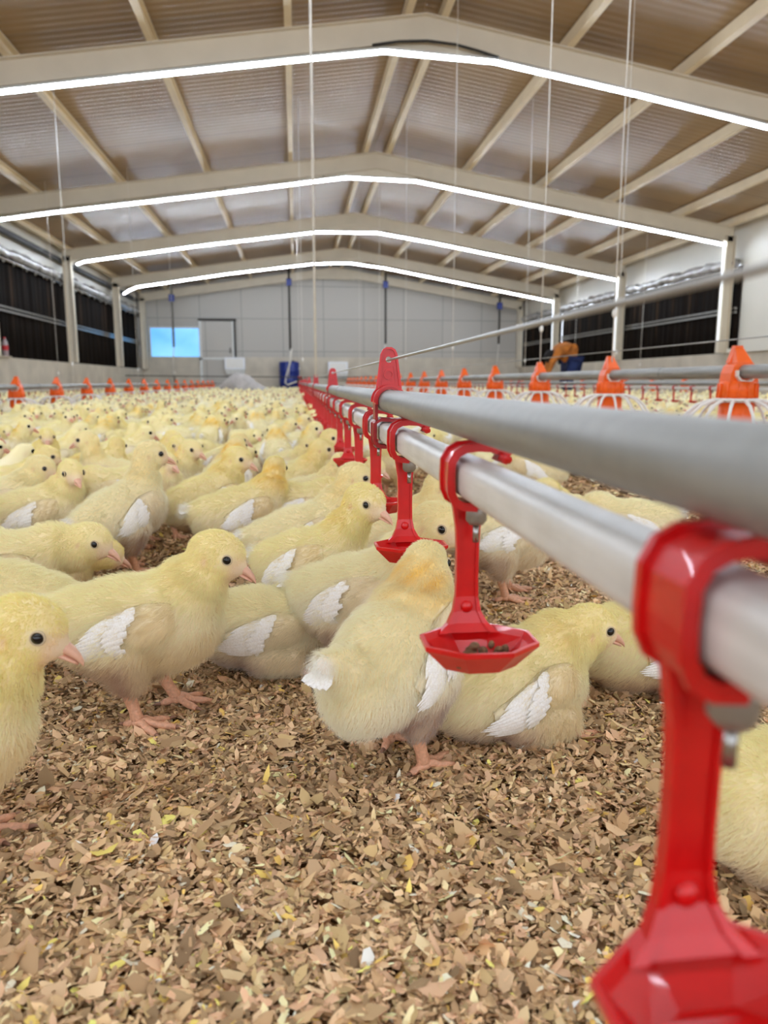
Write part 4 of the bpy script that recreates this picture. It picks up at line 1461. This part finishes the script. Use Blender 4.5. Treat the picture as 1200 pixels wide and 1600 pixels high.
# --- hero birds: each placed where it stands on the litter
HERO = [  # pose, x, y, heading, scale, label
    ('stand', -.128, .650, -6, 1.0, 'large pale chick standing in front at left, whole body side on with white wing'),
    ('back', .082, .550, 47, .96, 'chick seen from behind with orange nape, standing left of the red cup'),
    ('sit', .186, .592, 13, .98, 'chick sitting on the litter beneath the red cup, head up facing right'),
    ('stand', -.224, .452, 4, 1.0, 'closest chick at the left edge, only its head and neck in view'),
    ('low', -.322, .880, -3, 1.0, 'chick at the left edge leaning forward behind the large pale chick'),
    ('turnl', -.300, .735, 172, .98, 'chick half hidden between the closest head and the large pale chick'),
    ('rest', -.024, .764, -4, .96, 'chick lying down in the middle with its head hidden'),
    ('drink', .072, .705, -36, 1.0, 'white headed chick whose beak touches the red arm of the crumb-filled cup'),
    ('reach', .124, .926, -4, 1.0, 'chick with dark eye framed between two red arms'),
    ('reach', .026, .846, -38, 1.0, 'chick with yellow head and dark belly patch, left of the red arms'),
    ('turnl', -.078, 1.218, 16, 1.0, 'chick with bowed yellow nape behind the dark-bellied chick'),
    ('turnr', -.150, 1.330, 46, 1.04, 'yellow-naped chick with bright white wing patch in the second row'),
    ('tall', -.262, 1.190, 50, 1.06, 'tall chick seen from behind with bare mauve belly, head turned away'),
    ('rest', -.345, 1.055, 4, 1.0, 'cream chick resting just behind the leaning chick at the left edge'),
    ('turnr', -.405, 1.235, 8, 1.0, 'chick at left with long neck upright looking right'),
    ('stand', -.505, 1.370, 0, 1.0, 'deep yellow headed chick near the left edge, beak just over its neighbour'),
    ('back', -.500, 1.110, 62, 1.0, 'chick cut by the left edge showing only a yellow nape'),
    ('tall', .036, 1.670, 2, 1.0, 'chick stretching its head up towards a red cup in the third row'),
    ('reach', .020, 1.020, 8, 1.0, 'chick lifting its beak at the fifth red arm from the front'),
    ('low', .010, 1.255, 2, 1.0, 'chick leaning towards the sixth red arm from the front'),
    ('reach', -.010, 1.470, 10, 1.0, 'chick with raised head under the seventh red arm from the front'),
    ('low', .288, .982, 2, 1.04, 'chick walking behind the red arm, body hidden by the white pipe'),
    ('rest', .570, 1.250, 172, 1.04, 'chick lying in the gap between grey and white pipes at right'),
    ('stand', .560, 1.760, 150, 1.0, 'chick just under the grey pipe, farther back at right'),
    ('rest', .470, 1.470, 10, 1.0, 'yellow back of a chick peeping over the white pipe'),
    ('rest', .352, .668, 12, 1.0, 'chick lying at right behind the beak of the sitting chick'),
    ('rest', .322, .385, 4, 1.0, 'blurred yellow chick at the right edge behind the largest red cup'),
]
HGROUP = 'chicks in the foreground'
protos = {}
hero_pos = []
for i, (pose, x, y, hd, sc, lab) in enumerate(HERO):
    near = y < .80
    key = (pose, near)
    if key not in protos:
        protos[key] = make_chick(pose, 42000 if near else 22000, .00014 if near else .00020, .0027 if near else .0034, 10 + i)
        o = protos[key]
    else:
        o = copy_tree(protos[key])
    o.location = (x, y, .004)
    o.rotation_euler = (0, 0, R(hd))
    o.scale = (sc, sc, sc)
    tag(o, lab, 'chick', HGROUP)
    hero_pos.append((x, y, hd, sc))

# --- the flock: positions with room for every body
def axis_pts(x, y, h, sc):
    c, s = math.cos(h), math.sin(h)
    return [(x + d * sc * c, y + d * sc * s) for d in (-.048, .000, .048)]
grid = {}
def cellof(p):
    return (int(math.floor(p[0] / .12)), int(math.floor(p[1] / .12)))
def free(pts, rad):
    for p in pts:
        cx, cy = cellof(p)
        for i in (-1, 0, 1):
            for j in (-1, 0, 1):
                for qx, qy in grid.get((cx + i, cy + j), ()):
                    if (p[0] - qx) ** 2 + (p[1] - qy) ** 2 < rad * rad:
                        return False
    return True
def occupy(pts):
    for p in pts:
        grid.setdefault(cellof(p), []).append(p)
for x, y, hd, sc in hero_pos:
    occupy(axis_pts(x, y, R(hd), sc))
fr = np.random.default_rng(21)
def t_of(x, y):
    return x / y
def blocked(x, y):
    if abs(x + .93) < .8 and abs(y - 16.0) < .42: return True
    if y > 20.7: return True
    if abs(x - 4.7) < .65 and abs(y - 13.3) < .5: return True
    for lx, y_0 in ((1.40, 2.2), (-2.14, 6.0), (5.7, 10.4)):
        if abs(x - lx) < .24 and y > y_0 - .3: return True
    return False
flock = []
def throw(x0, x1, y0, y1, tries, rad):
    for _ in range(tries):
        y = y0 + (y1 - y0) * fr.random() ** 1.0
        x = x0 + (x1 - x0) * fr.random()
        if not (-.42 < x / y < .74) or blocked(x, y):
            continue
        if x < XL + .35 or x > XR - .35:
            continue
        h = R(fr.normal(8, 42)) if fr.random() < .78 else fr.random() * 6.283
        sc = .94 + .12 * fr.random()
        pts = axis_pts(x, y, h, sc)
        if free(pts, rad):
            occupy(pts)
            pose = fr.choice(['stand', 'low', 'turnl', 'turnr', 'rest', 'sitl', 'sit', 'tall', 'peck', 'back'], p=[.24, .14, .10, .09, .10, .07, .09, .08, .05, .04])
            flock.append((x, y, h, sc, str(pose)))
throw(-.9, .075, 1.30, 3.2, 9000, .088)
throw(-1.6, .05, 3.0, 6.0, 16000, .088)
throw(-4.0, .05, 5.5, 21, 60000, .094)
throw(.22, 1.0, 1.9, 3.6, 500, .10)
throw(.22, 1.2, 3.2, 6.0, 2500, .10)
throw(.15, 6.4, 5.0, 21, 30000, .11)
throw(1.2, 4.5, 2.6, 6.5, 2600, .11)
flock.sort(key=lambda f: f[1] ** 2 + f[0] ** 2)
def seen(x, y):
    t = x / y
    return -.375 < t < .66
ind = [f for f in flock if seen(f[0], f[1])][:300 - len(HERO)]
indset = set(id(f) for f in ind)
rest_ = [f for f in flock if id(f) not in indset]

LOD1 = {}
LOD2 = {}
for p in ('stand', 'low', 'turnl', 'turnr', 'rest', 'sitl', 'sit', 'tall', 'peck', 'back'):
    V, T_, C_, (bv, bt, F) = flat_chick(p, .0060)
    LOD2[p] = (col_mesh('chick_far', V, T_, np.clip(C_, 0, 1), MAT['skin']), make_down('down_far', bv, bt, F, 5200, .00045, 1.1, None, 77))
posture = {'stand': 'standing with head up', 'low': 'leaning forward', 'turnl': 'standing with head turned', 'turnr': 'standing with head turned', 'rest': 'lying with head low', 'sitl': 'sitting with head turned', 'sit': 'sitting with head up', 'tall': 'stretching tall', 'peck': 'pecking at the litter', 'back': 'standing upright'}
def facing(h, x, y):
    d = (math.degrees(h) + 180) % 360 - 180
    return 'facing right' if abs(d) < 50 else 'facing away' if 50 <= d < 130 else 'facing left' if abs(d) >= 130 else 'facing viewer'
for x, y, h, sc, pose in ind:
    if y < 2.1:
        if pose not in LOD1:
            LOD1[pose] = make_chick(pose, 12000, .00030, .0042, 300)
            o = LOD1[pose]
        else:
            o = copy_tree(LOD1[pose])
    else:
        me, dn = LOD2[pose]
        o = link('chick', me)
        link('down', dn, o)
    o.location = (x, y, .003)
    o.rotation_euler = (0, 0, h)
    o.scale = (sc, sc, sc)
    side = 'left of drinker line' if x < DX else 'right of drinker line'
    band = 'third and fourth rows' if y < 2.1 else 'middle of the flock' if y < 3.4 else 'deeper flock'
    lab = 'chick %s, %s, %s %s' % (posture[pose], facing(h, x, y), band, side)
    tag(o, lab, 'chick', lab)

# the far flock beyond the ones that can be told apart
allV, allT, allC = [], [], []
o_ = 0
low = {p: flat_chick(p, .0115)[:3] for p in LOD2}
for x, y, h, sc, pose in rest_:
    V, T_, C_ = low[pose]
    c, s = math.cos(h), math.sin(h)
    W_ = np.stack([(V[:, 0] * c - V[:, 1] * s) * sc + x, (V[:, 0] * s + V[:, 1] * c) * sc + y, V[:, 2] * sc + .003], 1)
    allV.append(W_); allT.append(T_ + o_); allC.append(C_ * (.92 + .14 * fr.random())); o_ += len(V)
def big_mesh(name, V, T_, C_, mat, smooth=True):
    me = bpy.data.meshes.new(name)
    n, k = len(V), len(T_)
    me.vertices.add(n); me.vertices.foreach_set('co', V.astype(np.float32).ravel())
    me.loops.add(k * 3); me.loops.foreach_set('vertex_index', T_.astype(np.int32).ravel())
    me.polygons.add(k); me.polygons.foreach_set('loop_start', np.arange(0, k * 3, 3, dtype=np.int32)); 
    me.update(calc_edges=True)
    if smooth:
        me.polygons.foreach_set('use_smooth', np.ones(k, dtype=bool))
    at = me.attributes.new('col', 'FLOAT_COLOR', 'POINT')
    at.data.foreach_set('color', np.concatenate([np.clip(C_, 0, 1), np.ones((n, 1))], 1).astype(np.float32).ravel())
    me.materials.append(mat)
    me.validate()
    return me
fl = link('far_flock', big_mesh('far_flock', np.concatenate(allV), np.concatenate(allT), np.concatenate(allC), MAT['flock']))
fl['kind'] = 'stuff'
tag(fl, 'far mass of yellow chicks filling the house to the end wall', 'chick')
print('flock', len(flock), 'individual', len(ind), 'stuff', len(rest_), 'max y', max(f[1] for f in ind))

# ------------------------------------------------------------------ wood chip litter
def chips(n, x0, x1, y0, y1, size, zmax, seed, ypow=1.0):
    q = np.random.default_rng(seed)
    x = x0 + (x1 - x0) * q.random(n)
    y = y0 + (y1 - y0) * q.random(n) ** ypow
    a = size * np.minimum(np.exp(q.normal(0, .42, n)), 2.2)
    b = a * (.22 + .42 * q.random(n))
    yaw = q.random(n) * 6.283
    tx, ty = q.normal(0, .36, n), q.normal(0, .36, n)
    hump = .5 + .5 * np.sin(x * 23 + 2 * np.sin(y * 17)) * np.sin(y * 29 + 1.5 * np.sin(x * 13))
    z = .0005 + (zmax * .55 * hump + zmax * .45 * q.random(n)) 
    K = 6
    ang = np.linspace(0, 2 * math.pi, K, endpoint=False)
    lx = np.cos(ang)[None] * a[:, None] * (.72 + .56 * q.random((n, K)))
    ly = np.sin(ang)[None] * b[:, None] * (.72 + .56 * q.random((n, K)))
    cur = q.normal(0, 45, n)[:, None]
    lz = np.clip(cur * lx * lx * .8, -.004, .004) + q.normal(0, .0003, (n, K))
    lz = lz + tx[:, None] * lx + ty[:, None] * ly
    cxx, sxx = np.cos(yaw)[:, None], np.sin(yaw)[:, None]
    X = x[:, None] + lx * cxx - ly * sxx
    Y = y[:, None] + lx * sxx + ly * cxx
    Z = np.maximum(z[:, None] + lz, .0002)
    V = np.stack([X, Y, Z], 2)
    ctr = np.stack([x, y, z + .0004], 1)[:, None, :]
    V = np.concatenate([V, ctr], 1)                      # 7 verts per chip
    base = (np.arange(n) * 7)[:, None]
    T_ = np.stack([np.stack([base[:, 0] + k, base[:, 0] + (k + 1) % K, base[:, 0] + 6], 1) for k in range(K)], 1).reshape(-1, 3)
    pal = np.array([srgb(168, 138, 106), srgb(146, 116, 88), srgb(184, 152, 122), srgb(122, 98, 74), srgb(176, 140, 114), srgb(158, 132, 96), srgb(196, 168, 132), srgb(206, 168, 96), srgb(196, 186, 170), srgb(104, 82, 62)])
    pi = q.choice(len(pal), n, p=[.21, .18, .16, .09, .14, .10, .06, .025, .015, .02])
    c = np.array([1.78, 1.88, 1.76]) * pal[pi] * np.exp(q.normal(0, .17, n))[:, None]
    pat = .5 + .5 * np.sin(x * 5.1 + 1.7) * np.sin(y * 4.3 + .6)
    c = c * (.86 + .2 * pat)[:, None]
    C_ = np.repeat(c, 7, 0)
    return V.reshape(-1, 3), T_, C_
parts = [chips(125000, -.42, .55, .24, 1.0, .0028, .0110, 1), chips(14000, -.42, .55, .24, 1.0, .0052, .0120, 4),
         chips(48000, -.60, 1.0, .95, 1.75, .0040, .010, 2), chips(26000, .1, 2.0, 1.65, 3.4, .007, .011, 3)]
V = np.concatenate([p[0] for p in parts]); C_ = np.concatenate([p[2] for p in parts])
off, Ts = 0, []
for p in parts:
    Ts.append(p[1] + off); off += len(p[0])
lt = link('wood_chip_litter', big_mesh('wood_chip_litter', V, np.concatenate(Ts), C_, MAT['chip'], False))
lt['kind'] = 'stuff'
tag(lt, 'brown wood chip litter scattered over the floor', 'litter')
# a few pale pieces that stand out on the litter
q = np.random.default_rng(9)
